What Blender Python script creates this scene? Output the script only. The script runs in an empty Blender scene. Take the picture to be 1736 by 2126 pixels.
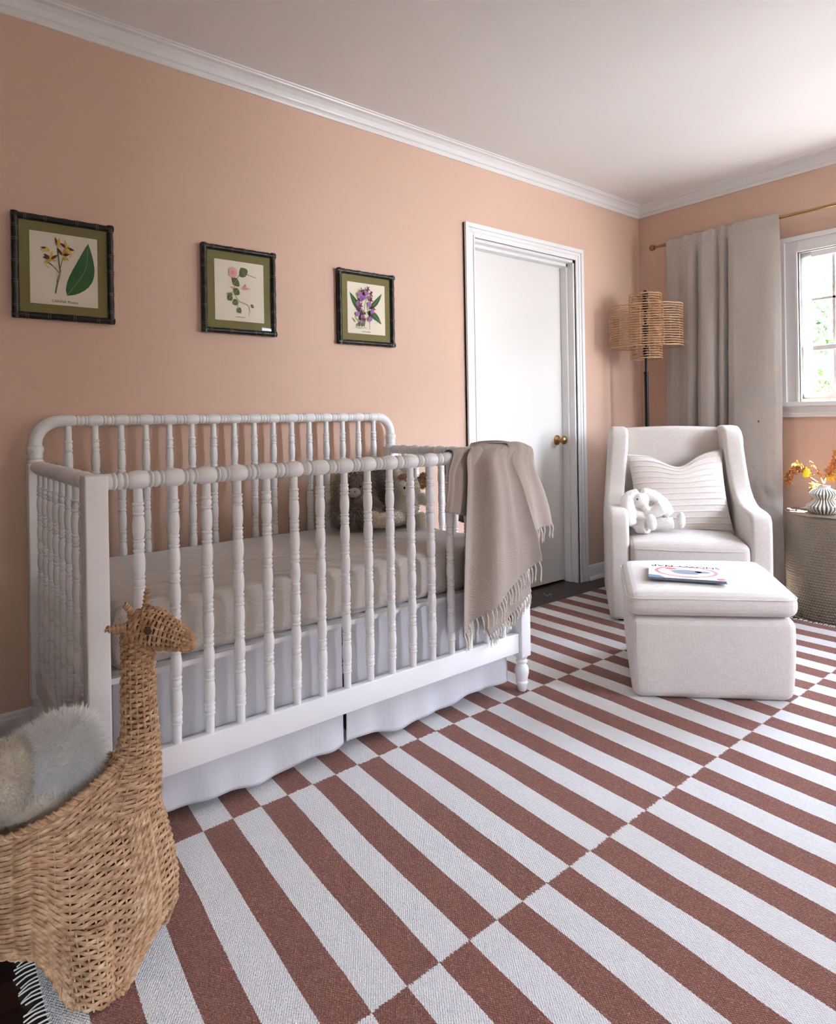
import bpy, bmesh, math, random
import numpy as np
from mathutils import Vector, Matrix, Euler
from mathutils import noise as mnoise
random.seed(7); rng = np.random.default_rng(7)
SC = bpy.context.scene; COL = SC.collection
PI = math.pi
# ------------------------------------------------------------------ camera
YAW, ROLL, FPX, PCX, PCY, CAMH = math.radians(51.3), math.radians(0.96), 1339.0, 854.0, 872.0, 1.11
cam_data = bpy.data.cameras.new('camera'); cam = bpy.data.objects.new('camera', cam_data); COL.objects.link(cam)
fwd = Vector((math.cos(YAW), math.sin(YAW), 0)); rt0 = Vector((math.sin(YAW), -math.cos(YAW), 0)); dn0 = Vector((0, 0, -1))
rt = rt0*math.cos(ROLL) + dn0*math.sin(ROLL); dn = -rt0*math.sin(ROLL) + dn0*math.cos(ROLL)
m3 = Matrix((rt, -dn, -fwd)).transposed()
cam.matrix_world = Matrix.Translation((0, 0, CAMH)) @ m3.to_4x4()
cam_data.sensor_fit = 'HORIZONTAL'; cam_data.sensor_width = 36; cam_data.lens = FPX/1736*36
cam_data.shift_x = (868-PCX)/1736; cam_data.shift_y = (PCY-1063)/1736
cam_data.clip_start = 0.05
SC.camera = cam
def ray(x, y): return rt*((x-PCX)/FPX) + dn*((y-PCY)/FPX) + fwd
def at(x, y, d): return Vector((0, 0, CAMH)) + ray(x, y)*d
def onp(x, y, ax, v):
    d = ray(x, y); i = 'xyz'.index(ax); c = Vector((0, 0, CAMH)); return c + d*((v-c[i])/d[i])
# ------------------------------------------------------------------ world, light, exposure
SC.view_settings.view_transform = 'Standard'; SC.view_settings.look = 'None'
SC.view_settings.gamma = 1; SC.view_settings.use_curve_mapping = False
SC.view_settings.exposure = -0.12
YW, XW, YR, XF, CEIL = 2.69, 4.364, -1.3, -4.2, 2.66
WIN1 = (-0.10, 1.60, 1.20, 2.10)      # wall_back window: y0,y1,z0,z1
WIN2 = (3.20, 4.14, 1.00, 2.25)        # wall_right window: x0,x1,z0,z1
FILL_WIN = (-1.35, 0.25, 0.70, 1.60)       # unseen low window in wall_right, added as foreground fill light
world = bpy.data.worlds.new('sky'); SC.world = world; world.use_nodes = True
wn = world.node_tree.nodes; wl = world.node_tree.links; wn.clear()
wo = wn.new('ShaderNodeOutputWorld'); wb = wn.new('ShaderNodeBackground')
tc = wn.new('ShaderNodeTexCoord'); sx = wn.new('ShaderNodeSeparateXYZ'); cr = wn.new('ShaderNodeValToRGB')
wl.new(tc.outputs['Generated'], sx.inputs[0]); wl.new(sx.outputs['Z'], cr.inputs[0])
cr.color_ramp.elements[0].position = 0.0; cr.color_ramp.elements[0].color = (0.86, 0.92, 1.0, 1)
cr.color_ramp.elements[1].position = 0.7; cr.color_ramp.elements[1].color = (0.60, 0.75, 1.0, 1)
wl.new(cr.outputs[0], wb.inputs[0]); wb.inputs[1].default_value = 66.0; wl.new(wb.outputs[0], wo.inputs[0])
def portal(name, loc, rot, sx_, sy_):
    l = bpy.data.lights.new(name, 'AREA'); l.shape = 'RECTANGLE'; l.size = sx_; l.size_y = sy_; l.cycles.is_portal = True
    o = bpy.data.objects.new(name, l); o.location = loc; o.rotation_euler = rot; COL.objects.link(o)
portal('daylight_portal', (XW+.16, (WIN1[0]+WIN1[1])/2, (WIN1[2]+WIN1[3])/2), (0, PI/2, 0), WIN1[3]-WIN1[2]+.02, WIN1[1]-WIN1[0]+.02)
portal('daylight_portal', ((WIN2[0]+WIN2[1])/2, YR-.44, (WIN2[2]+WIN2[3])/2), (PI/2, 0, 0), WIN2[1]-WIN2[0]+.02, WIN2[3]-WIN2[2]+.02)
portal('daylight_portal', ((FILL_WIN[0]+FILL_WIN[1])/2, YR-.44, (FILL_WIN[2]+FILL_WIN[3])/2), (PI/2, 0, 0), FILL_WIN[1]-FILL_WIN[0]+.02, FILL_WIN[3]-FILL_WIN[2]+.02)
sun = bpy.data.lights.new('sun', 'SUN'); sun.energy = 1050; sun.angle = math.radians(0.6); sun.color = (1, .965, .92)
suno = bpy.data.objects.new('sun', sun); COL.objects.link(suno); suno.location = (9, -1, 9)
SUNDIR = Vector((-0.31, 0.12, -0.94))    # travelling direction of the sunlight: steeply in through the back window
suno.rotation_euler = SUNDIR.to_track_quat('-Z', 'Y').to_euler()

# ------------------------------------------------------------------ helpers
def tag(o, label=None, cat=None, group=None, kind=None):
    if label: o['label'] = label
    if cat: o['category'] = cat
    if group: o['group'] = group
    if kind: o['kind'] = kind
    return o
def thing(name, loc, label, cat, group=None):
    o = bpy.data.objects.new(name, None); o.empty_display_size = .1; COL.objects.link(o)
    o.location = loc; o['_w'] = list(loc); return tag(o, label, cat, group)
def wloc(o):
    return Vector(o['_w']) if (o is not None and '_w' in o) else Vector((0, 0, 0))
def obj(name, data, mat, parent=None, smooth=False, origin=None):
    """data = (verts, faces) in world coordinates, or a mesh"""
    if isinstance(data, tuple):
        me = bpy.data.meshes.new(name); v, f = data[0], data[1]
        me.from_pydata([tuple(map(float, p)) for p in v], [], [tuple(int(i) for i in q) for q in f])
        if len(data) > 2 and data[2] is not None: me.polygons.foreach_set('material_index', data[2])
        me.update()
    else: me = data
    mats = mat if isinstance(mat, (list, tuple)) else [mat]
    if len(me.materials) == 0:
        for m in mats: me.materials.append(m)
    o = bpy.data.objects.new(name, me); COL.objects.link(o)
    w = Vector(origin) if origin is not None else (wloc(parent) if parent is not None else centre(me))
    me.transform(Matrix.Translation(-w))
    if parent is not None:
        o.parent = parent; o.location = w - wloc(parent)
    else: o.location = w
    o['_w'] = list(w)
    if smooth:
        me.polygons.foreach_set('use_smooth', [True]*len(me.polygons))
        try: me.set_sharp_from_angle(angle=math.radians(48))
        except Exception: pass
    return o
def centre(me):
    v = np.array([p.co[:] for p in me.vertices]); a, b = v.min(0), v.max(0)
    return Vector(((a[0]+b[0])/2, (a[1]+b[1])/2, a[2]))
def struct(name, data, mat, parent=None, smooth=False):
    o = obj(name, data, mat, parent, smooth)
    if parent is None: o['kind'] = 'structure'
    return o
def dup(o, loc, parent, rot=None):
    c = o.copy(); COL.objects.link(c); c.parent = parent; c.location = Vector(loc) - wloc(parent)
    if rot is not None: c.rotation_euler = rot
    return c
def shade_auto(o, ang=40):
    me = o.data; me.polygons.foreach_set('use_smooth', [True]*len(me.polygons))
    try: me.set_sharp_from_angle(angle=math.radians(ang))
    except Exception: pass
class B:
    """collects pieces into one mesh"""
    def __init__(s): s.v = []; s.f = []; s.m = []
    def add(s, v, f, m=0):
        n = len(s.v); s.v += [tuple(p) for p in v]; s.f += [tuple(i+n for i in q) for q in f]; s.m += [m]*len(f); return s
    def out(s): return (s.v, s.f, s.m)
    def box(s, a, b, m=0):
        x0, y0, z0 = a; x1, y1, z1 = b
        v = [(x0,y0,z0),(x1,y0,z0),(x1,y1,z0),(x0,y1,z0),(x0,y0,z1),(x1,y0,z1),(x1,y1,z1),(x0,y1,z1)]
        return s.add(v, [(0,3,2,1),(4,5,6,7),(0,1,5,4),(1,2,6,5),(2,3,7,6),(3,0,4,7)], m)
    def tube(s, pts, r, seg=8, m=0, cap=True, closed=False, flat=1.0):
        v, f = tube(pts, r, seg, cap, closed, flat); return s.add(v, f, m)
    def lathe(s, prof, c, seg=24, axis='z', m=0):
        v, f = lathe(prof, seg); v = [orient(p, axis) for p in v]
        return s.add([(p[0]+c[0], p[1]+c[1], p[2]+c[2]) for p in v], f, m)
    def ell(s, c, r, m=0, seg=16, rings=10, rot=None):
        v = []; f = []
        for i in range(rings+1):
            t = PI*i/rings
            for j in range(seg):
                a = 2*PI*j/seg; p = Vector((r[0]*math.sin(t)*math.cos(a), r[1]*math.sin(t)*math.sin(a), r[2]*math.cos(t)))
                if rot: p = Euler(rot).to_matrix() @ p
                v.append((p[0]+c[0], p[1]+c[1], p[2]+c[2]))
        for i in range(rings):
            for j in range(seg):
                k = (j+1) % seg; f.append((i*seg+j, (i+1)*seg+j, (i+1)*seg+k, i*seg+k))
        return s.add(v, f, m)
def orient(p, axis):
    x, y, z = p
    return (x, y, z) if axis == 'z' else ((z, x, y) if axis == 'x' else (y, z, x))
def lathe(prof, seg=24):
    v = []; f = []
    for r, z in prof:
        for j in range(seg):
            a = 2*PI*j/seg; v.append((r*math.cos(a), r*math.sin(a), z))
    n = len(prof)
    for i in range(n-1):
        for j in range(seg):
            k = (j+1) % seg; f.append((i*seg+j, i*seg+k, (i+1)*seg+k, (i+1)*seg+j))
    f.append(tuple(range(seg))[::-1]); f.append(tuple((n-1)*seg+j for j in range(seg)))
    return v, f
def tube(pts, r, seg=8, cap=True, closed=False, flat=1.0):
    P = np.array([tuple(p) for p in pts], float); n = len(P)
    R = np.full(n, r) if np.isscalar(r) else np.array(r, float)
    if closed: T = np.roll(P, -1, 0) - np.roll(P, 1, 0)
    else:
        T = np.empty_like(P); T[1:-1] = P[2:]-P[:-2]; T[0] = P[1]-P[0]; T[-1] = P[-1]-P[-2]
    T /= np.linalg.norm(T, axis=1)[:, None]+1e-12
    up = np.array([0, 0, 1.0]); 
    if abs(T[0] @ up) > .9: up = np.array([1.0, 0, 0])
    N = up - T[0]*(T[0] @ up); N /= np.linalg.norm(N); Ns = [N]
    for i in range(1, n):
        N = N - T[i]*(T[i] @ N); N /= np.linalg.norm(N)+1e-12; Ns.append(N)
    Ns = np.array(Ns); Bn = np.cross(T, Ns)
    a = np.arange(seg)*2*PI/seg
    V = P[:, None, :] + R[:, None, None]*(np.cos(a)[None, :, None]*Ns[:, None, :]*flat + np.sin(a)[None, :, None]*Bn[:, None, :])
    v = V.reshape(-1, 3); f = []
    for i in range(n if closed else n-1):
        i2 = (i+1) % n
        for j in range(seg):
            k = (j+1) % seg; f.append((i*seg+j, i*seg+k, i2*seg+k, i2*seg+j))
    if cap and not closed:
        f.append(tuple(range(seg))[::-1]); f.append(tuple((n-1)*seg+j for j in range(seg)))
    return [tuple(p) for p in v], f
def cr_spline(pts, n):
    P = np.array([tuple(p) for p in pts], float); P = np.vstack([2*P[0]-P[1], P, 2*P[-1]-P[-2]]); out = []
    m = len(P)-3
    for t in np.linspace(0, m-1e-9, n):
        i = int(t); u = t-i; a, b, c, d = P[i:i+4]
        out.append(.5*((2*b)+(c-a)*u+(2*a-5*b+4*c-d)*u*u+(3*b-a-3*c+d)*u**3))
    return np.array(out)
def grid(nu, nv, fn, closeu=False):
    v = [tuple(fn(i/(nu if closeu else nu-1), j/(nv-1))) for j in range(nv) for i in range(nu)]; f = []
    for j in range(nv-1):
        for i in range(nu if closeu else nu-1):
            k = (i+1) % nu; f.append((j*nu+i, j*nu+k, (j+1)*nu+k, (j+1)*nu+i))
    return v, f
def patch(rows, nu, nv):
    """Catmull surface through rows of points"""
    R = [cr_spline(r, nu) for r in rows]; S = np.stack(R)
    cols = [cr_spline(S[:, i], nv) for i in range(nu)]; S2 = np.stack(cols, 1)
    v = [tuple(p) for p in S2.reshape(-1, 3)]; f = []
    for j in range(nv-1):
        for i in range(nu-1): f.append((j*nu+i, j*nu+i+1, (j+1)*nu+i+1, (j+1)*nu+i))
    return v, f, S2
def bm_mesh(v, f, bevel=0, segs=3, sub=0, ang=30, name='m', mods=None, extra=None):
    """apply modifiers through the depsgraph and give back a plain mesh"""
    me = bpy.data.meshes.new(name); me.from_pydata([tuple(p) for p in v], [], [tuple(q) for q in f]); me.update()
    o = bpy.data.objects.new('tmp', me); COL.objects.link(o)
    if bevel:
        b = o.modifiers.new('b', 'BEVEL'); b.width = bevel; b.segments = segs; b.limit_method = 'ANGLE'; b.angle_limit = math.radians(ang)
    if mods: mods(o)
    if sub:
        s = o.modifiers.new('s', 'SUBSURF'); s.levels = sub; s.render_levels = sub
    dg = bpy.context.evaluated_depsgraph_get(); dg.update()
    r = bpy.data.meshes.new_from_object(o.evaluated_get(dg)); r.name = name
    bpy.data.objects.remove(o); bpy.data.meshes.remove(me)
    return r
def rbox(a, b, bevel=.01, segs=3, name='box'):
    bb = B().box(a, b); return bm_mesh(bb.v, bb.f, bevel, segs, name=name)
def blob(parts, voxel=.006, smooth=6, name='blob'):
    bb = B()
    for p in parts:
        if p[0] == 'e': bb.ell(p[1], p[2], rot=p[3] if len(p) > 3 else None, seg=24, rings=14)
        else: bb.tube(cr_spline(p[1], 20), np.interp(np.linspace(0, 1, 20), np.linspace(0, 1, len(p[2])), p[2]), 14)
    def mods(o):
        r = o.modifiers.new('r', 'REMESH'); r.mode = 'VOXEL'; r.voxel_size = voxel
        s = o.modifiers.new('sm', 'SMOOTH'); s.iterations = smooth; s.factor = .5
    return bm_mesh(bb.v, bb.f, mods=mods, name=name)
def furred(me, n, ln, wd, droop=.4, rough=.5, seed=1, clump=0, only=None):
    """adds n short tufts standing on the surface of a plush to its own mesh"""
    r = np.random.default_rng(seed)
    V = np.array([p.co[:] for p in me.vertices]); tri = []
    F = [tuple(p.vertices) for p in me.polygons]; A = np.array([p.area for p in me.polygons]); C = np.array([p.center[:] for p in me.polygons]); N = np.array([p.normal[:] for p in me.polygons])
    if only is not None: A = A*np.array([1.0 if only(c) else 0.0 for c in C])
    idx = r.choice(len(F), n, p=A/A.sum()); nv = []; nf = []; base = len(V)
    J = r.normal(size=(n, 3))*rough
    for q, i in enumerate(idx):
        vs = V[list(F[i])]; w = r.random(len(vs)); w /= w.sum(); c = (vs*w[:, None]).sum(0)-N[i]*.001
        if clump: 
            nz = mnoise.noise_vector(Vector(c)*clump); d = N[i]+J[q]*.6+np.array(nz[:])*1.2
        else: d = N[i]+J[q]
        d = d/np.linalg.norm(d); L = ln*(.6+.7*r.random())
        side = np.cross(d, r.normal(size=3)); side /= np.linalg.norm(side)+1e-9
        p1 = c+d*L*.55; d2 = d+np.array([0, 0, -droop]); d2 /= np.linalg.norm(d2); p2 = p1+d2*L*.5
        k = base+len(nv)
        nv += [c-side*wd, c+side*wd, p1-side*wd*.7, p1+side*wd*.7, p2]
        nf += [(k, k+1, k+3, k+2), (k+2, k+3, k+4)]
    return ([tuple(p) for p in V]+[tuple(p) for p in nv], F+nf)
def text_mesh(s, size, ext=.0003, align='CENTER'):
    c = bpy.data.curves.new('t', 'FONT'); c.body = s; c.size = size; c.align_x = align; c.align_y = 'CENTER'; c.extrude = ext
    o = bpy.data.objects.new('t', c); COL.objects.link(o)
    dg = bpy.context.evaluated_depsgraph_get(); dg.update(); me = bpy.data.meshes.new_from_object(o.evaluated_get(dg))
    bpy.data.objects.remove(o); return me
# ------------------------------------------------------------------ materials
class N:
    def __init__(s, name):
        s.m = bpy.data.materials.new(name); s.m.use_nodes = True; s.t = s.m.node_tree; s.b = s.t.nodes['Principled BSDF']
        s.out = s.t.nodes['Material Output']; s._c = None
    def n(s, kind, **k):
        x = s.t.nodes.new(kind)
        for a, b in k.items(): setattr(x, a, b)
        return x
    def l(s, a, b): s.t.links.new(a, b)
    def co(s, which='Object'):
        if s._c is None: s._c = s.n('ShaderNodeTexCoord')
        return s._c.outputs[which]
    def sep(s, v):
        x = s.n('ShaderNodeSeparateXYZ'); s.l(v, x.inputs[0]); return x.outputs
    def math(s, op, a, b=None, c=None):
        x = s.n('ShaderNodeMath', operation=op)
        for i, q in enumerate((a, b, c)):
            if q is None: continue
            if isinstance(q, (int, float)): x.inputs[i].default_value = q
            else: s.l(q, x.inputs[i])
        return x.outputs[0]
    def noise(s, scale, detail=2, rough=.5, vec=None, dist=0):
        x = s.n('ShaderNodeTexNoise'); x.inputs['Scale'].default_value = scale; x.inputs['Detail'].default_value = detail; x.inputs['Roughness'].default_value = rough; x.inputs['Distortion'].default_value = dist
        s.l(vec if vec is not None else s.co(), x.inputs['Vector']); return x.outputs['Fac']
    def scalev(s, v, sc):
        x = s.n('ShaderNodeVectorMath', operation='MULTIPLY'); s.l(v, x.inputs[0]); x.inputs[1].default_value = sc; return x.outputs[0]
    def mix(s, f, a, b):
        x = s.n('ShaderNodeMix', data_type='RGBA')
        for q, i in ((f, 0), (a, 6), (b, 7)):
            if isinstance(q, (int, float)): x.inputs[i].default_value = q
            elif isinstance(q, tuple): x.inputs[i].default_value = (*q[:3], 1)
            else: s.l(q, x.inputs[i])
        return x.outputs[2]
    def ramp(s, f, stops):
        x = s.n('ShaderNodeValToRGB'); e = x.color_ramp.elements
        while len(e) < len(stops): e.new(.5)
        for k, (p, c) in enumerate(stops): e[k].position = p; e[k].color = (*c, 1)
        s.l(f, x.inputs[0]); return x.outputs[0]
    def base(s, c):
        if isinstance(c, tuple): s.b.inputs['Base Color'].default_value = (*c[:3], 1)
        else: s.l(c, s.b.inputs['Base Color'])
        return s
    def rough(s, r, metal=0, spec=.5, sheen=0):
        if isinstance(r, (int, float)): s.b.inputs['Roughness'].default_value = r
        else: s.l(r, s.b.inputs['Roughness'])
        s.b.inputs['Metallic'].default_value = metal; s.b.inputs['Specular IOR Level'].default_value = spec
        if sheen: s.b.inputs['Sheen Weight'].default_value = sheen
        return s
    def bump(s, h, dist=.002, strength=1.0):
        x = s.n('ShaderNodeBump'); x.inputs['Distance'].default_value = dist; x.inputs['Strength'].default_value = strength
        s.l(h, x.inputs['Height']); s.l(x.outputs[0], s.b.inputs['Normal']); return s
def lin(r, g, b):
    f = lambda c: (c/255/12.92) if c/255 <= .04045 else ((c/255+.055)/1.055)**2.4
    return (f(r), f(g), f(b))
def simple(name, rgb, rough=.6, metal=0, spec=.5, nscale=0, namp=.1, bump=0, bscale=200, sheen=0):
    n = N(name); c = lin(*rgb)
    if nscale: n.base(n.mix(n.noise(nscale, 3), tuple(max(0, x*(1-namp)) for x in c), tuple(min(1, x*(1+namp)) for x in c)))
    else: n.base(c)
    n.rough(rough, metal, spec, sheen)
    if bump: n.bump(n.noise(bscale, 3), bump)
    return n.m
def fabric(name, c1, c2, freq=500, bumpd=.0006, slub=True, rough=.9, sheen=.2, mottle=.15, weave_amt=.6):
    n = N(name); o = n.co()
    a = n.noise(1, 2, .6, n.scalev(o, (freq, freq, freq*.08))); b = n.noise(1, 2, .6, n.scalev(o, (freq*.08, freq*.08, freq)))
    w = n.math('ADD', n.math('MULTIPLY', a, .5), n.math('MULTIPLY', b, .5))
    big = n.noise(9, 3); f = n.math('ADD', n.math('MULTIPLY', n.math('SUBTRACT', w, .5), 4*weave_amt), n.math('ADD', .5, n.math('MULTIPLY', n.math('SUBTRACT', big, .5), mottle*4)))
    n.base(n.mix(f, lin(*c1), lin(*c2))).rough(rough, 0, .25, sheen).bump(w, bumpd*3)
    return n.m
M = {}
n = N('wall_paint'); n.base(n.mix(n.noise(2, 2), lin(206, 173, 154), lin(210, 177, 157))).rough(.62, 0, .35).bump(n.noise(260, 3), .0012, .5); M['wall'] = n.m
n = N('ceiling_paint'); n.base(lin(232, 228, 224)).rough(.8, 0, .2).bump(n.noise(200, 2), .001, .3); M['ceil'] = n.m; n.b.inputs['Base Color'].default_value = (*lin(242, 239, 236), 1)
M['trim'] = simple('white_trim_paint', (236, 234, 232), .3, 0, .5, bump=.0004, bscale=40)
M['crib'] = simple('white_crib_lacquer', (235, 233, 233), .33, 0, .5, bump=.0003, bscale=60)
M['door'] = simple('white_door_paint', (224, 221, 216), .38, 0, .45, bump=.0006, bscale=50)
n = N('dark_floor_boards'); o = n.co('Generated'); g = n.n('ShaderNodeTexBrick'); g.offset = .37; g.inputs['Scale'].default_value = 1
g.inputs['Color1'].default_value = (*lin(58, 36, 27), 1); g.inputs['Color2'].default_value = (*lin(40, 25, 19), 1); g.inputs['Mortar'].default_value = (*lin(10, 7, 6), 1)
g.inputs['Mortar Size'].default_value = .002; g.inputs['Brick Width'].default_value = 1.1; g.inputs['Row Height'].default_value = .083
n.l(n.co(), g.inputs['Vector']); gr = n.noise(1, 4, .6, n.scalev(n.co(), (6, 90, 1)))
n.base(n.mix(n.math('MULTIPLY', gr, .6), g.outputs['Color'], lin(24, 14, 10))).rough(.3, 0, .5).bump(gr, .0005); M['floor'] = n.m
# rug: offset stripes
def rug_mat(fringe=False):
    n = N('striped_flatweave_rug'); o = n.sep(n.co())
    jit = n.math('MULTIPLY', n.math('SUBTRACT', n.noise(1, 2, .6, n.scalev(n.co(), (30, 330, 1))), .5), .007)
    jit2 = n.math('MULTIPLY', n.math('SUBTRACT', n.noise(1, 2, .6, n.scalev(n.co(), (250, 40, 1))), .5), .022)
    wob = n.math('MULTIPLY', n.math('SUBTRACT', n.noise(3.3, 1), .5), .014)
    x = n.math('ADD', n.math('ADD', o[0], jit), wob); y0 = n.math('SUBTRACT', o[1], n.math('MULTIPLY', n.math('SUBTRACT', o[0], 1.6), .016))
    y = n.math('ADD', y0, jit2)
    t = n.math('MINIMUM', n.math('MAXIMUM', n.math('DIVIDE', n.math('SUBTRACT', 1.74, y0), .73), -1.0), 2.5)
    k = n.math('DIVIDE', n.math('SUBTRACT', x, n.math('SUBTRACT', .553, n.math('MULTIPLY', t, .049))), n.math('ADD', .0846, n.math('MULTIPLY', t, .0015)))
    band = n.math('FLOOR', n.math('DIVIDE', n.math('SUBTRACT', y, 1.74), .73)); kk = n.math('FLOOR', k)
    par = n.math('FLOORED_MODULO', n.math('ADD', kk, band), 2.0)     # below the first seam (band -1): k even -> odd sum -> white
    fine = n.noise(1, 2, .6, n.scalev(n.co(), (420, 150, 1))); mid = n.noise(1, 2, .6, n.scalev(n.co(), (90, 14, 1))); spk = n.noise(330, 2, .7)
    brown = n.mix(n.ramp(spk, [(.50, (0, 0, 0)), (.78, (1, 1, 1))]), n.mix(n.math('ADD', n.math('MULTIPLY', fine, .6), n.math('MULTIPLY', mid, .5)), lin(84, 44, 35), lin(134, 80, 65)), lin(172, 130, 116))
    white = n.mix(n.ramp(spk, [(.60, (0, 0, 0)), (.80, (1, 1, 1))]), n.mix(n.math('ADD', n.math('MULTIPLY', fine, .6), n.math('MULTIPLY', mid, .4)), lin(204, 199, 197), lin(238, 234, 231)), lin(158, 150, 148))
    n.base(n.mix(par, brown, white)).rough(.95, 0, .15, .15)
    wv = n.math('MULTIPLY', n.math('SINE', n.math('MULTIPLY', o[0], 1100)), n.math('SINE', n.math('MULTIPLY', o[1], 800)))
    n.bump(n.math('ADD', n.math('MULTIPLY', wv, .3), n.math('ADD', fine, n.math('MULTIPLY', spk, .6))), .004, .8)
    return n.m
M['rug'] = rug_mat()
M['fringe'] = simple('cotton_fringe', (222, 214, 205), .95, spec=.1)
M['sheet'] = None
n = N('greige_crinkled_sheet'); cr1 = n.noise(1, 4, .65, n.scalev(n.co(), (9, 38, 14)), .8); wv = n.noise(700, 2)
n.base(n.mix(wv, lin(190, 180, 173), lin(212, 203, 196))).rough(.92, 0, .2, .2).bump(n.math('ADD', cr1, n.math('MULTIPLY', wv, .06)), .016, .8); M['sheet'] = n.m
n = N('white_skirt_cotton'); cr1 = n.noise(1, 3, .6, n.scalev(n.co(), (14, 14, 5)), .8)
n.base(lin(228, 226, 230)).rough(.9, 0, .2, .2).bump(n.math('ADD', cr1, n.math('MULTIPLY', n.noise(600, 2), .05)), .008, .6)
n.b.inputs['Transmission Weight'].default_value = 0.0; M['skirt'] = n.m
M['uph'] = fabric('cream_upholstery', (200, 190, 182), (222, 214, 207), 420, .0005, mottle=.02, weave_amt=.55)
M['pillow'] = fabric('cream_pillow_cotton', (214, 203, 194), (236, 229, 222), 500, .0005)
n = N('curtain_linen'); o = n.co(); a = n.noise(1, 2, .6, n.scalev(o, (60, 60, 700))); b = n.noise(1, 2, .6, n.scalev(o, (700, 700, 30)))
w = n.math('ADD', n.math('MULTIPLY', a, .5), n.math('MULTIPLY', b, .5))
n.base(n.mix(n.math('ADD', n.math('MULTIPLY', n.math('SUBTRACT', w, .5), 2.2), .5), lin(186, 177, 168), lin(222, 214, 206))).rough(.9, 0, .2, .15).bump(n.math('ADD', w, n.math('MULTIPLY', n.noise(14, 4, .6), 2)), .002)
n.b.inputs['Base Color']; M['curtain'] = n.m
def translucent_mix(mat, col, f):
    t = mat.node_tree; b = t.nodes['Principled BSDF']; o = t.nodes['Material Output']
    tr = t.nodes.new('ShaderNodeBsdfTranslucent'); tr.inputs[0].default_value = (*col, 1); mx = t.nodes.new('ShaderNodeMixShader'); mx.inputs[0].default_value = f
    t.links.new(b.outputs[0], mx.inputs[1]); t.links.new(tr.outputs[0], mx.inputs[2]); t.links.new(mx.outputs[0], o.inputs[0])
translucent_mix(M['curtain'], lin(190, 178, 165), .25)
translucent_mix(M['skirt'], lin(225, 225, 230), .3)
n = N('brass'); n.base(lin(150, 120, 78)).rough(.28, 1); M['brass'] = n.m
n = N('hammered_metal'); n.base(n.mix(n.noise(6, 3), lin(116, 106, 93), lin(146, 136, 121))).rough(n.math('ADD', .36, n.math('MULTIPLY', n.noise(20, 3), .2)), 1); M['hammer'] = n.m
M['black'] = simple('black_metal', (18, 17, 17), .4, .6)
n = N('rattan'); r_ = n.noise(1, 3, .6, n.scalev(n.co(), (30, 30, 30))); n.base(n.mix(r_, lin(150, 108, 72), lin(214, 172, 130))).rough(.5, 0, .4); M['rattan'] = n.m
n = N('water_hyacinth_wicker'); r_ = n.noise(1, 3, .7, n.scalev(n.co(), (34, 34, 80))); r2 = n.noise(190, 3)
n.base(n.mix(n.math('MULTIPLY', r2, .55), n.ramp(r_, [(.28, lin(132, 98, 70)), (.5, lin(192, 154, 118)), (.72, lin(226, 196, 160))]), lin(140, 104, 76))).rough(.55, 0, .4).bump(r2, .0006); M['wicker'] = n.m
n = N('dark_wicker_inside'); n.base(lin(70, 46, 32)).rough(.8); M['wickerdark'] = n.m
M['frame'] = simple('black_bamboo_lacquer', (14, 11, 10), .34, 0, .35, nscale=60, namp=.5)
M['gold'] = simple('worn_gold_nodes', (120, 98, 66), .4, .3)
n = N('olive_linen_mat'); n.base(n.mix(n.noise(1, 3, .6, n.scalev(n.co(), (30, 30, 500))), lin(104, 98, 56), lin(136, 128, 80))).rough(.9); M['mat'] = n.m
n = N('cream_print_paper'); n.base(n.mix(n.noise(8, 3), lin(226, 214, 194), lin(238, 228, 210))).rough(.8); M['paper'] = n.m
for k, c in dict(leaf_green=(44, 92, 48), leaf_olive=(92, 104, 52), leaf_light=(150, 166, 110), petal_dark=(88, 26, 34), petal_yellow=(196, 160, 60), petal_pink=(222, 160, 166), petal_purple=(150, 96, 156), stem_brown=(110, 80, 50), ink=(70, 60, 52), rose=(214, 120, 128), book_grey=(130, 132, 144), book_blue=(92, 120, 150), book_white=(240, 240, 244), red_ink=(196, 92, 100)).items():
    M[k] = simple('ink_'+k, c, .8, nscale=90, namp=.25)
n = N('picture_glass'); t = n.t; g = t.nodes.new('ShaderNodeBsdfGlossy'); g.inputs['Roughness'].default_value = .02; tr = t.nodes.new('ShaderNodeBsdfTransparent'); fr = t.nodes.new('ShaderNodeFresnel'); fr.inputs[0].default_value = 1.45
mx = t.nodes.new('ShaderNodeMixShader'); fm = t.nodes.new('ShaderNodeMath'); fm.operation = 'MULTIPLY'; fm.use_clamp = True; fm.inputs[1].default_value = .55; t.links.new(fr.outputs[0], fm.inputs[0]); t.links.new(fm.outputs[0], mx.inputs[0]); t.links.new(tr.outputs[0], mx.inputs[1]); t.links.new(g.outputs[0], mx.inputs[2]); t.links.new(mx.outputs[0], n.out.inputs[0]); M['glass'] = n.m
n = N('haze_film'); t = n.t; tr = t.nodes.new('ShaderNodeBsdfTransparent'); tl = t.nodes.new('ShaderNodeBsdfTranslucent'); mx = t.nodes.new('ShaderNodeMixShader'); mx.inputs[0].default_value = .6
t.links.new(tr.outputs[0], mx.inputs[1]); t.links.new(tl.outputs[0], mx.inputs[2]); t.links.new(mx.outputs[0], n.out.inputs[0]); M['haze'] = n.m
n = N('herringbone_throw'); o = n.sep(n.co('UV')); bandw = .022
tri = n.math('PINGPONG', o[0], bandw); ph = n.math('ADD', n.math('MULTIPLY', o[1], 1), n.math('MULTIPLY', tri, .9))
st = n.math('SINE', n.math('MULTIPLY', ph, 2*PI/.0042)); f = n.math('ADD', .5, n.math('MULTIPLY', st, .5))
n.base(n.mix(f, lin(100, 83, 73), lin(194, 179, 168))).rough(.95, 0, .15, .2).bump(f, .0008); M['throw'] = n.m
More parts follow.
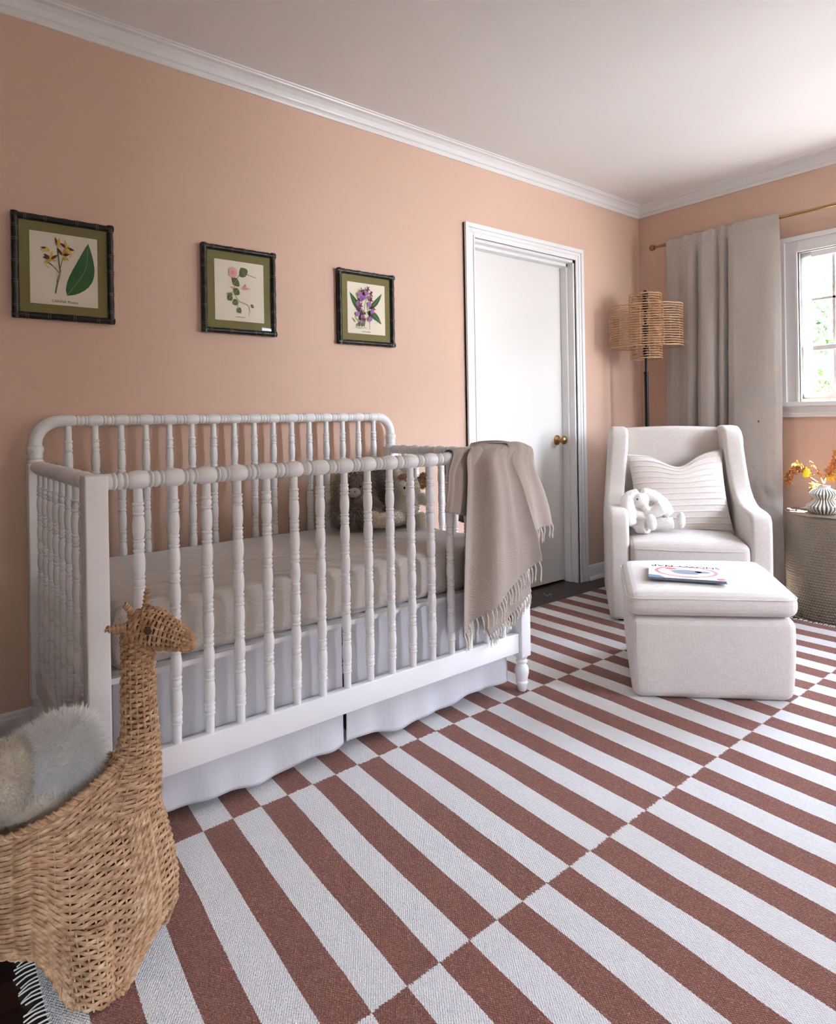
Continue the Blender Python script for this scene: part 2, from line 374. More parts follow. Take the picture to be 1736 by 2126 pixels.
M['tassel'] = simple('throw_tassel_yarn', (214, 203, 190), .95, spec=.1)
n = N('white_plush'); n.base(lin(238, 232, 226)).rough(.9, 0, .2, .4); M['plush'] = n.m
n = N('white_fluffy_plush'); n.base(n.mix(n.noise(14, 2), lin(244, 238, 230), lin(254, 253, 252))).rough(.7, 0, .3, .4); M['fluff'] = n.m
n = N('beige_short_plush'); n.base(n.mix(n.noise(40, 3), lin(196, 180, 160), lin(226, 214, 198))).rough(.9, 0, .2, .4); M['beigeplush'] = n.m
M['creamplush'] = simple('cream_plush', (214, 202, 186), .95, sheen=.4, nscale=40, namp=.1)
M['shaggy'] = simple('taupe_shaggy_plush', (150, 130, 114), .9, sheen=.4, nscale=60, namp=.3)
M['greyfelt'] = simple('grey_felt', (104, 92, 90), .95, sheen=.3)
M['snout'] = simple('pinkish_snout', (176, 150, 142), .9, sheen=.3)
M['darkplush'] = simple('charcoal_plush', (74, 60, 58), .95, sheen=.4, nscale=70, namp=.3)
M['tanplush'] = simple('tan_plush', (178, 132, 92), .95, sheen=.4, nscale=70, namp=.2)
M['bead'] = simple('black_bead', (10, 10, 10), .2)
n = N('ribbed_white_ceramic'); n.base(lin(226, 220, 212)).rough(.45); M['ceramic'] = n.m
M['grey_glaze'] = simple('grey_glaze', (120, 122, 118), .5)
M['amber'] = simple('rust_flower', (150, 92, 40), .8, nscale=90, namp=.5)
M['ambery'] = simple('golden_flower', (196, 150, 50), .8, nscale=90, namp=.4)
M['yellowleaf'] = simple('yellow_leaf', (226, 214, 40), .6)
M['stalk'] = simple('flower_stalk', (120, 104, 48), .7)
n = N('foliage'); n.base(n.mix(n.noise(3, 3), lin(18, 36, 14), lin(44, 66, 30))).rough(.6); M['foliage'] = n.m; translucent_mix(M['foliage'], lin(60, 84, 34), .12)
M['bark'] = simple('bark', (84, 66, 52), .9)
M['ground'] = simple('pale_patio', (236, 230, 222), .95, nscale=5, namp=.1)
M['light_sink'] = simple('dark_light_sink', (92, 92, 84), .95, nscale=5, namp=.3)
M['light_block'] = simple('dark_light_block', (84, 86, 74), .95, nscale=9, namp=.4)
M['stone'] = simple('pale_outer_wall', (210, 200, 190), .9)
n = N('bulb_glass'); n.base((.9, .9, .9)).rough(.05); n.b.inputs['Transmission Weight'].default_value = .9; M['bulb'] = n.m
M['bolt'] = simple('zinc_bolt', (110, 112, 118), .35, .9)

# ================================================================== THE ROOM
struct('floor', B().box((XF-.1, YR-.1, -.1), (XW+.1, YW+1.1, 0)).out(), M['floor']).location
struct('ceiling', B().box((XF-.1, YR-.45, CEIL), (XW+.16, YW+.2, CEIL+.1)).out(), M['ceil'])
# left (crib) wall with the door opening
DX0, DX1, DZ = 2.635, 3.575, 2.162
struct('wall_left', B().box((XF-.1, YW, 0), (DX0, YW+.17, CEIL)).box((DX1, YW, 0), (XW+.12, YW+.17, CEIL)).box((DX0, YW, DZ), (DX1, YW+.17, CEIL)).out(), M['wall'])
y0, y1, z0, z1 = WIN1
struct('wall_back', B().box((XW, YR-.1, 0), (XW+.12, y0, CEIL)).box((XW, y1, 0), (XW+.12, YW, CEIL)).box((XW, y0, 0), (XW+.12, y1, z0)).box((XW, y0, z1), (XW+.12, y1, CEIL)).out(), M['wall'])
x0, x1, za, zb = WIN2
wr_ = B(); xa = XF-.1
for (q0, q1, qa, qb) in (FILL_WIN, WIN2):
    wr_.box((xa, YR-.40, 0), (q0, YR, CEIL)).box((q0, YR-.40, 0), (q1, YR, qa)).box((q0, YR-.40, qb), (q1, YR, CEIL)); xa = q1
wr_.box((xa, YR-.40, 0), (XW, YR, CEIL)); struct('wall_right', wr_.out(), M['wall'])
struct('wall_front', B().box((XF-.12, YR-.1, 0), (XF, YW, CEIL)).out(), M['wall'])
def extrude_prof(prof, a, b, axis):
    """prof: (offset from wall into the room, z) list"""
    n_ = len(prof); v = []
    for end in (a, b):
        for (d, z) in prof:
            v.append((end, YW-d, z) if axis == 'L' else (XW-d, end, z) if axis == 'B' else (end, YR+d, z) if axis == 'R' else (XF+d, end, z))
    f = [(i, (i+1) % n_, n_+(i+1) % n_, n_+i) for i in range(n_)] + [tuple(range(n_))[::-1], tuple(range(n_, 2*n_))]
    return v, f
crown = [(0, 2.583), (.008, 2.583), (.012, 2.592), (.012, 2.603), (.020, 2.607), (.022, 2.612), (.026, 2.630), (.040, 2.644), (.056, 2.648), (.058, 2.654), (.066, 2.656), (.068, 2.662), (0, 2.662)]
v, f = extrude_prof(crown, XF, XW, 'L'); struct('trim_1', (v, f), M['trim'])
v, f = extrude_prof(crown, YR, YW, 'B'); struct('trim_2', (v, f), M['trim'])
v, f = extrude_prof(crown, XF, XW, 'R'); struct('trim_3', (v, f), M['trim'])
base = [(0, 0), (.030, 0), (.030, .012), (.024, .022), (.014, .024), (.014, .075), (.010, .082), (.010, .090), (.005, .097), (0, .098)]
bb = B(); v, f = extrude_prof(base, XF, DX0-.078, 'L'); bb.add(v, f); v, f = extrude_prof(base, DX1+.082, XW, 'L'); bb.add(v, f); struct('baseboard_left', bb.out(), M['trim'])
v, f = extrude_prof(base, YR, YW, 'B'); struct('baseboard_back', (v, f), M['trim'])
v, f = extrude_prof(base, XF, XW, 'R'); struct('baseboard_right', (v, f), M['trim'])
struct('hall_light_block', B().box((DX0-.3, YW+1.0, 0), (DX1+.3, YW+1.1, CEIL)).box((DX0-.3, YW+.17, 0), (DX0-.2, YW+1.0, CEIL)).box((DX1+.2, YW+.17, 0), (DX1+.3, YW+1.0, CEIL)).box((DX0-.3, YW+.17, CEIL-.1), (DX1+.3, YW+1.1, CEIL)).out(), M['wall'])  # unseen box added behind the door to stop light leaking under it
# ---- door
door = thing('door_1', (3.1, YW, 0), None, None); door['kind'] = 'structure'
dleaf = obj('door_leaf', rbox((DX0-.02, YW+.092, .012), (DX1-.022, YW+.132, 2.142), .002), M['door'], door)
jb = B().box((DX1-.016, YW-.004, 0), (DX1+.002, YW+.17, DZ+.002)).box((DX0, YW-.004, DZ-.018), (DX1, YW+.17, DZ+.001)).box((DX0-.03, YW+.002, 0), (DX0+.002, YW+.17, DZ))
jb.box((DX1-.030, YW+.040, 0), (DX1-.014, YW+.090, DZ)).box((DX0, YW+.040, DZ-.036), (DX1, YW+.090, DZ-.016))
obj('door_jamb', jb.out(), M['trim'], door)
cs = B()
def casing(bb, a, b, z_, ins, dep):   # U-shaped moulding step
    bb.box((a-ins, YW-dep, 0), (a-ins+.0, YW, z_)) if 0 else None
for (w0, w1, dep) in ((0, .078, .014), (.052, .078, .026), (.0, .012, .020), (.030, .052, .019)):
    cs.box((DX0-w1, YW-dep, 0), (DX0-w0, YW, DZ+w1)); cs.box((DX1+w0, YW-dep, 0), (DX1+w1, YW, DZ+w1)); cs.box((DX0-w0, YW-dep, DZ+w0), (DX1+w0, YW, DZ+w1))
cm = obj('door_casing', bm_mesh(cs.v, cs.f, .002, 2), M['trim'], door)
# knob
kx, kz = 3.485, .958; ky = YW+.092
kr = obj('door_knob', B().lathe([(.0, 0), (.034, 0), (.034, .004), (.026, .010), (.018, .014), (.012, .018), (.011, .038), (.018, .044), (.027, .052), (.029, .060), (.026, .068), (.016, .073), (.008, .076), (0, .076)], (0, 0, 0), 28, 'z').out(), M['brass'], dleaf, True, origin=(0, 0, 0))
kr.location = Vector((kx, ky, kz)) - wloc(dleaf); kr.rotation_euler = (PI/2, 0, 0)
# ---- window in the back wall
win = thing('window_1', (XW, .85, 1.2), None, None); win['kind'] = 'structure'
y0, y1, z0, z1 = WIN1
fr_ = B()
for (w0, w1, dep) in ((0, .10, .018), (.07, .10, .032), (0, .014, .026)):
    fr_.box((XW-dep, y0-w1, z0-.05), (XW, y0-w0, z1+w1)); fr_.box((XW-dep, y1+w0, z0-.05), (XW, y1+w1, z1+w1)); fr_.box((XW-dep, y0-w0, z1+w0), (XW, y1+w0, z1+w1))
obj('window_casing', bm_mesh(fr_.v, fr_.f, .002, 2), M['trim'], win)
obj('window_sill', bm_mesh(*(lambda b: (b.v, b.f))(B().box((XW-.055, y0-.12, z0-.045), (XW+.12, y1+.12, z0-.018)).box((XW-.022, y0-.10, 1.088), (XW, y1+.10, z0-.045)).box((XW-.03, y0-.10, 1.108), (XW, y1+.10, 1.118))), .003, 2), M['trim'], win)
obj('window_jamb', B().box((XW-.004, y1-.004, z0), (XW+.125, y1+.012, z1)).box((XW-.004, y0-.012, z0), (XW+.125, y0+.004, z1)).box((XW-.004, y0, z1-.004), (XW+.125, y1, z1+.012)).out(), M['trim'], win)
sash = B(); XS = XW+.05
sash.box((XS-.03, y0, z1-.035), (XS+.03, y1, z1)).box((XS-.03, y0, z0-.02), (XS+.03, y1, z0+.035)).box((XS-.03, y0, z0), (XS+.03, y0+.035, z1)).box((XS-.03, y1-.02, z0), (XS+.03, y1, z1)).box((XS-.03, y0, 1.493), (XS+.03, y1, 1.524))
obj('window_sash', bm_mesh(sash.v, sash.f, .002, 2), M['trim'], win)
mu = B()
for yy in np.arange(1.424, y0, -.262): mu.box((XS-.012, yy-.008, z0), (XS+.012, yy+.008, z1))
mu.box((XS-.012, y0, 1.800), (XS+.012, y1, 1.814))
obj('muntins', mu.out(), M['trim'], win)
obj('window_pane', ([(XS, y0, z0), (XS, y1, z0), (XS, y1, z1), (XS, y0, z1)], [(0, 1, 2, 3)]), M['glass'], win)
# ---- right-wall window plus the added fill window (off to the right of the photographed corner)
for wname, (x0, x1, za, zb) in (('window_2', WIN2), ('fill_window', FILL_WIN)):
    win2 = thing(wname, ((x0+x1)/2, YR, za), None, None); win2['kind'] = 'structure'
    f2 = B()
    for (w0, w1, dep) in ((0, .10, .018), (.07, .10, .032)):
        f2.box((x0-w1, YR, za-.08), (x0-w0, YR+dep, zb+w1)); f2.box((x1+w0, YR, za-.08), (x1+w1, YR+dep, zb+w1)); f2.box((x0-w0, YR, zb+w0), (x1+w0, YR+dep, zb+w1)); f2.box((x0-w0, YR, za-w1), (x1+w0, YR+dep, za-w0))
    obj('window_casing', f2.out(), M['trim'], win2)
    f2 = B()
    for xx in (x0+.02, (x0+x1)/2, x1-.02): f2.box((xx-.014, YR-.34, za), (xx+.014, YR-.30, zb))
    for zz in (za+.02, (za+zb)/2, zb-.02): f2.box((x0, YR-.34, zz-.014), (x1, YR-.30, zz+.014))
    obj('window_sash', f2.out(), M['trim'], win2)
# faint round disc on the wall above the crib end
v, f = lathe([(0, 0), (.020, 0), (.020, .0012), (.018, .002), (0, .002)], 32)
pl_ = obj('wall_disc', ([(a+.412, YW-c, b+1.263) for a, b, c in v], [q[::-1] for q in f]), M['wall'], None, True)
tag(pl_, 'small flat disc painted wall pink, on the wall left of the crib', 'disc')

# ================================================================== outside
struct('ground', B().box((XW+.3, -14, -1.3), (30, 16, -1.2)).out(), M['ground'])
struct('ground_light_sink', B().box((-12, -14, -1.3), (XW+.3, YR-.6, -1.2)).out(), M['light_sink'])  # unseen ground added dark, to weaken bounce light through the right-wall windows
struct('wall_light_block', B().box((-12, -5.2, -1.2), (3.6, -5.0, 2.6)).out(), M['light_sink'])  # unseen slab added to block the low sky from the right-wall windows
struct('hedge_light_block', grid(60, 60, lambda a, b: (9.0+.5*mnoise.noise(Vector((a*9, b*7, 0)))+.8*b*b, 2.3-13*a, -1.2+5.2*b+.4*mnoise.noise(Vector((a*11, 0, 4))))), M['light_block'])  # unseen sheet added to keep horizon light off the left wall
def tree(name, label, c, R, n_, trunk=True, leaf=.07, group=None, seed=1):
    t = thing(name, (c[0], c[1], -1.2), label, 'tree' if trunk else 'bush', group)
    r = np.random.default_rng(seed); v = []; f = []
    for i in range(n_):
        d = r.normal(size=3); d /= np.linalg.norm(d); k = 1+.28*mnoise.noise(Vector(d*2.3)+Vector((seed, 0, 0)))*2
        p = np.array(c)+d*np.array(R)*k*(.72+.28*r.random()**.5); s = leaf*(.6+.8*r.random())
        a = r.normal(size=3); a /= np.linalg.norm(a); b = np.cross(a, r.normal(size=3)); b /= np.linalg.norm(b)
        q = len(v); v += [p-a*s, p+b*s*.45, p+a*s, p-b*s*.45]; f.append((q, q+1, q+2, q+3))
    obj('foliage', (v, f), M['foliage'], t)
    obj('trunk', B().tube([(c[0], c[1], -1.2), (c[0]+.05, c[1], c[2]*.5-.3), (c[0], c[1]+.05, c[2])], [.12, .09, .05] if trunk else [.03, .03, .02], 8).out(), M['bark'], t)
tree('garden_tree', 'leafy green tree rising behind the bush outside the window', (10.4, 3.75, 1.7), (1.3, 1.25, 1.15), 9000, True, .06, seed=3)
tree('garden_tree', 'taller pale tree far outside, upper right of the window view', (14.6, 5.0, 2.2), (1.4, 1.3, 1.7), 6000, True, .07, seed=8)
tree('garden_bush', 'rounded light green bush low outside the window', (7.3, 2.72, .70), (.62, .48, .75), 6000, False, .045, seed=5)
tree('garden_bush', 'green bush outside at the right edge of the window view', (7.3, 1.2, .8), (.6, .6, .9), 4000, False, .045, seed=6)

# ================================================================== RUG
RX0, RX1, RY0, RY1, RT = .21, 3.755, -.45, 2.492, .007
def rugz(x, y): 
    return RT+.0025*mnoise.noise(Vector((x*1.3, y*1.7, 0)))**2
nx, ny = 120, 100
v, f = grid(nx, ny, lambda a, b: (RX0+(RX1-RX0)*a+.006*mnoise.noise(Vector((0, b*9, 1)))*(1 if a in (0, 1) else 0), RY0+(RY1-RY0)*b+.004*mnoise.noise(Vector((a*9, 0, 2))), rugz(a*3.5, b*3)))
rug = thing('area_rug', (0, 0, 0), 'flatweave rug with offset rust and cream stripes on the dark floor', 'rug')
ro = obj('woven_field', (v, f), M['rug'], rug, True); s = ro.modifiers.new('thickness', 'SOLIDIFY'); s.thickness = .006; s.offset = -1
fb = B()
for xe, sg in ((RX0, -1), (RX1, 1)):
    for y in np.arange(RY0+.01, RY1, .012):
        L = .028+.012*random.random(); dy = random.uniform(-.008, .008)
        fb.tube(cr_spline([(xe-.003*sg, y, .006), (xe+L*.5*sg, y+dy*.3, .005+.004*random.random()), (xe+L*sg, y+dy, .0025)], 5), .0016, 5)
obj('fringe', fb.out(), M['fringe'], rug, True)['kind'] = 'stuff'
# loose thread on the floor boards near the door
th = obj('loose_thread', B().tube(cr_spline([onp(1128, 1231, 'z', .002), onp(1136, 1237, 'z', .002), onp(1143, 1233, 'z', .003), onp(1146, 1239, 'z', .002)], 24), .0012, 5).out(), M['fringe'], None, True)
tag(th, 'tiny curl of pale thread on the dark floor by the door', 'thread')

# ================================================================== CRIB
CX0, CX1, CYF, CYB = .39, 1.97, 1.77, 2.632
crib = thing('crib', ((CX0+CX1)/2, (CYF+CYB)/2, 0), 'white turned-spindle crib against the pink wall', 'crib')
def groups_profile():
    """spindle profile, length .70, list of (r, z)"""
    p = [(.0, 0), (.0118, 0), (.0122, .048)]; z = .052; G, Bl = .033, .0615
    for i in range(7):
        p += [(.0120, z-.001), (.0146, z+.001), (.0150, z+.0035), (.0146, z+.006), (.0118, z+.0075), (.0135, z+.011), (.0148, z+.0165), (.0135, z+.022), (.0118, z+.0255), (.0146, z+.027), (.0150, z+.0295), (.0146, z+.032), (.0120, z+.0335)]
        z += G
        if i < 6:
            for t in (.12, .3, .5, .7, .88): p.append((.0122+.0036*math.sin(PI*t)**.7, z+Bl*t))
            z += Bl
    p += [(.0120, .652), (.0118, .70), (0, .70)]
    return p
sv, sf = lathe(groups_profile(), 16)
sv = [(x, y, z*(.712/.70)) for x, y, z in sv]
sme = bpy.data.meshes.new('spindle'); sme.from_pydata(sv, [], sf); sme.materials.append(M['crib']); sme.polygons.foreach_set('use_smooth', [True]*len(sme.polygons)); sme.update(); sme.set_sharp_from_angle(angle=math.radians(40))
sp0 = bpy.data.objects.new('spindle', sme); COL.objects.link(sp0); sp0.parent = crib
SP = .0913; SX0 = .4957; first = True
def place_spindle(x, y, z, sc=1):
    global first
    if first: o = sp0; first = False
    else: o = sp0.copy(); COL.objects.link(o); o.parent = crib
    o.location = Vector((x, y, z)) - wloc(crib); o.scale = (1, 1, sc)
ZR = .965; ZB = 1.128; ZL = .247
for k in range(16): place_spindle(SX0+SP*k, CYF, ZL-.004)
for k in range(16): place_spindle(SX0+SP*k, CYB, ZL-.004, 1.225)
YS = [(CYF+CYB)/2 + SP*(k-3.5) for k in range(8)]
for y in YS: place_spindle(CX0, y, ZL-.004)
for y in YS: place_spindle(CX1, y, ZL-.004)
def rail_profile(length, centers, rb=.0240, plain=0.0):
    """turned rail profile along z from 0..length with barrels centred on 'centers'"""
    p = [(0, 0)]; h = .0265
    def bar(c):
        return [(.0168, c-h-.0005)] + [(.0172+(rb-.0172)*math.sin(PI*t)**.5, c-h+2*h*t) for t in (.06, .16, .3, .5, .7, .84, .94)] + [(.0168, c+h+.0005)]
    def bead(c):    # between barrels: ring, bead, ring
        w = SP-2*h; a = c-w/2; q = []
        for s0, s1, rr in ((.02, .26, rb-.0022), (.30, .70, rb-.0030), (.74, .98, rb-.0022)):
            q += [(.0172, a+w*s0)] + [(.0172+(rr-.0172)*math.sin(PI*t)**.6, a+w*(s0+(s1-s0)*t)) for t in (.2, .5, .8)] + [(.0172, a+w*s1)]
        return q
    first_ = centers[0]; p.append((.021, 0)); 
    if first_-SP/2 - .0192 > 0.002: p.append((.021, max(.001, first_-SP/2-.02)))
    p += [q for q in bead(first_-SP/2) if q[1] > .0015]
    for i, c in enumerate(centers):
        p += bar(c)
        if i < len(centers)-1: p += bead(c+SP/2)
    p += [q for q in bead(centers[-1]+SP/2) if q[1] < length-.0015]
    if length-(centers[-1]+SP/2+.0192) > .003: p.append((.021, centers[-1]+SP/2+.02))
    p += [(.021, length), (0, length)]
    return p
L = CX1-CX0-.05; xs = CX0+.025
b_ = B().lathe(rail_profile(L, [SX0+SP*k-xs for k in range(16)], .0255), (xs, CYF, ZR), 20, 'x'); obj('top_rail', b_.out(), M['crib'], crib, True)
Ly = CYB-CYF-.05; ys_ = CYF+.025
for X in (CX0, CX1):
    b_ = B().lathe(rail_profile(Ly, [y-ys_ for y in YS], .0245), (X, ys_, ZR), 20, 'y'); obj('end_rail', b_.out(), M['crib'], crib, True)
# back rail with bent corners and turned uprights
b_ = B(); rb0 = CX0+.085; rb1 = CX1-.085
b_.lathe(rail_profile(rb1-rb0, [SX0+SP*k-rb0 for k in range(16) if rb0+.015 < SX0+SP*k-.0 < rb1-.015], .0225), (rb0, CYB, ZB), 20, 'x')
obj('back_top_rail', b_.out(), M['crib'], crib, True)
for X, sg in ((CX0, 1), (CX1, -1)):
    b_ = B(); pts = [(X, CYB, ZB-.083)]
    for t in np.linspace(0, PI/2, 12): pts.append((X+sg*(.083-.083*math.cos(t)), CYB, ZB-.083+.083*math.sin(t)))
    pts.append((X+sg*.088, CYB, ZB)); b_.tube(pts, .0222, 20)
    b_.lathe([(0, .975), (.026, .975), (.0268, .985), (.022, .992), (.0245, .996), (.0255, 1.004), (.0235, 1.008), (.027, 1.020), (.0285, 1.029), (.026, 1.038), (.0222, 1.041), (.0228, 1.046), (0, 1.046)], (X, CYB, 0), 20)
    obj('bent_corner', b_.out(), M['crib'], crib, True)
def leg_prof():
    return [(0, .007), (.013, .007), (.0165, .010), (.021, .034), (.0245, .040), (.0245, .046), (.021, .050), (.0235, .060), (.0285, .082), (.0285, .094), (.0235, .110), (.0175, .116), (.0165, .120), (.0235, .125), (.0235, .131), (.0175, .136), (.024, .144), (.0265, .152), (0, .152)]
for (X, Y, zt) in ((CX0, CYF, .985), (CX1, CYF, .985), (CX0, CYB, .977), (CX1, CYB, .977)):
    me = rbox((X-.0275, Y-.0275, .150), (X+.0275, Y+.0275, zt), .0045, 3)
    p_ = obj('corner_post', me, M['crib'], crib); shade_auto(p_, 50)
    lv, lf = lathe(leg_prof(), 20)
    obj('turned_leg', ([(x+X, y+Y, z) for x, y, z in lv], lf), M['crib'], crib, True)
for Y in (CYF, CYB): shade_auto(obj('lower_rail', rbox((CX0+.02, Y-.014, .170), (CX1-.02, Y+.014, ZL), .003, 2), M['crib'], crib), 50)
for X in (CX0, CX1): shade_auto(obj('lower_rail', rbox((X-.014, CYF+.02, .170), (X+.014, CYB-.02, ZL), .003, 2), M['crib'], crib), 50)
obj('bolt', B().lathe([(0, 0), (.009, 0), (.009, .004), (0, .005)], (CX0+.02, CYB-.028-.005, .912), 12, 'y').out(), M['bolt'], crib, True)
obj('bolt', B().lathe([(0, 0), (.007, 0), (.007, .004), (0, .005)], (CX0+.005, CYB-.028-.005, .33), 12, 'y').out(), M['bolt'], crib, True)
obj('mattress_support', B().box((CX0+.03, CYF+.03, .435), (CX1-.03, CYB-.03, .45)).out(), M['crib'], crib)
# mattress with sheet
def mattress_fn():
    x0, x1, y0, y1, z0, z1 = CX0+.045, CX1-.045, CYF+.045, CYB-.04, .450, .622
    nu, nv = 260, 90; V = []; F = []
    # cross-section loop around Y-Z, extruded in X with end rounding
    loop = []
    r = .045
    def rr(cx, cz, a0, a1, n_): return [(cx+r*math.cos(a), cz+r*math.sin(a)) for a in np.linspace(a0, a1, n_)]
    pts = rr(y1-r, z0+r, -PI/2, 0, 8)+[(y1, z) for z in np.linspace(z0+r, z1-r, 8)[1:-1]]+rr(y1-r, z1-r, 0, PI/2, 8)+[(y, z1) for y in np.linspace(y1-r, y0+r, 60)[1:-1]]+rr(y0+r, z1-r, PI/2, PI, 10)+[(y0, z) for z in np.linspace(z1-r, z0+r, 12)[1:-1]]+rr(y0+r, z0+r, PI, 1.5*PI, 8)+[(y, z0) for y in np.linspace(y0+r, y1-r, 12)[1:-1]]
    m = len(pts); cy, cz = (y0+y1)/2, (z0+z1)/2
    xs_ = []
    for t in np.linspace(0, 1, nu):
        x = x0+(x1-x0)*t; e = min(x-x0, x1-x); k = 1
        if e < r: k = None
        xs_.append((x, e))
    for x, e in xs_:
        ins = 0 if e >= r else r-math.sqrt(max(0, r*r-(r-e)**2))
        for (y, z) in pts:
            yy = cy+(y-cy)*(1-ins/((y1-y0)/2)); zz = cz+(z-cz)*(1-ins/((z1-z0)/2))
            if z > z1-.02:
                w = mnoise.noise(Vector((x*3.5+y*2, y*9-x*2, 0)))*.006+mnoise.noise(Vector((x*9+y*9, y*22-x*6, 3)))*.0025
                zz += w*min(1, (e+.01)/.06)
            elif y < y0+.01: yy += mnoise.noise(Vector((x*14, z*7, 5)))*.005
            V.append((x, yy, zz))
    for i in range(nu-1):
        for j in range(m):
            k = (j+1) % m; F.append((i*m+j, i*m+k, (i+1)*m+k, (i+1)*m+j))
    F.append(tuple(range(m))[::-1]); F.append(tuple((nu-1)*m+j for j in range(m)))
    return V, F
mt = obj('mattress', mattress_fn(), M['sheet'], None, True)
tag(mt, 'crib mattress wearing a crinkled greige fitted sheet', 'mattress')
# skirt (hangs from under the mattress, one cloth thing with four panels)
sk = thing('crib_skirt', ((CX0+CX1)/2, (CYF+CYB)/2, 0), 'white linen crib skirt hanging below the mattress to the rug', 'crib skirt')
def skirt_panel(p0, p1, nrm, seed, ztop=.452, zbot=.040, gap=None, nu=160):
    p0 = Vector(p0); p1 = Vector(p1); Ln = (p1-p0).length
    def fn(a, b):
        s_ = a*Ln; p = p0.lerp(p1, a); d = b
        w = (math.sin(s_*21+seed)+.6*math.sin(s_*47+seed*2))*.010*d**1.2 + mnoise.noise(Vector((s_*6, d*2, seed)))*.016*d
        z = ztop+(zbot-ztop)*b + (.010*math.sin(s_*9+seed)+.006*math.sin(s_*25))*b
        q = p+Vector(nrm)*(w+.012*d*d); return (q.x, q.y, z)
    return grid(nu, 40, fn)
YF = CYF+.048
for (a, b_, nr, sd) in (((CX0+.045, YF), (1.145, YF), (0, -1), 1.0), ((1.155, YF+.004), (CX1-.045, YF), (0, -1), 2.3), ((CX1-.045, YF), (CX1-.045, CYB-.045), (1, 0), 3.1), ((CX0+.045, YF), (CX0+.045, CYB-.045), (-1, 0), 4.2), ((CX0+.045, CYB-.045), (CX1-.045, CYB-.045), (0, 1), 5.0)):
    vv, ff = skirt_panel((a[0], a[1], 0), (b_[0], b_[1], 0), (nr[0]*.8, nr[1]*.8, 0), sd)
    po = obj('skirt_panel', (vv, ff), M['skirt'], sk, True); q = po.modifiers.new('thickness', 'SOLIDIFY'); q.thickness = .0015

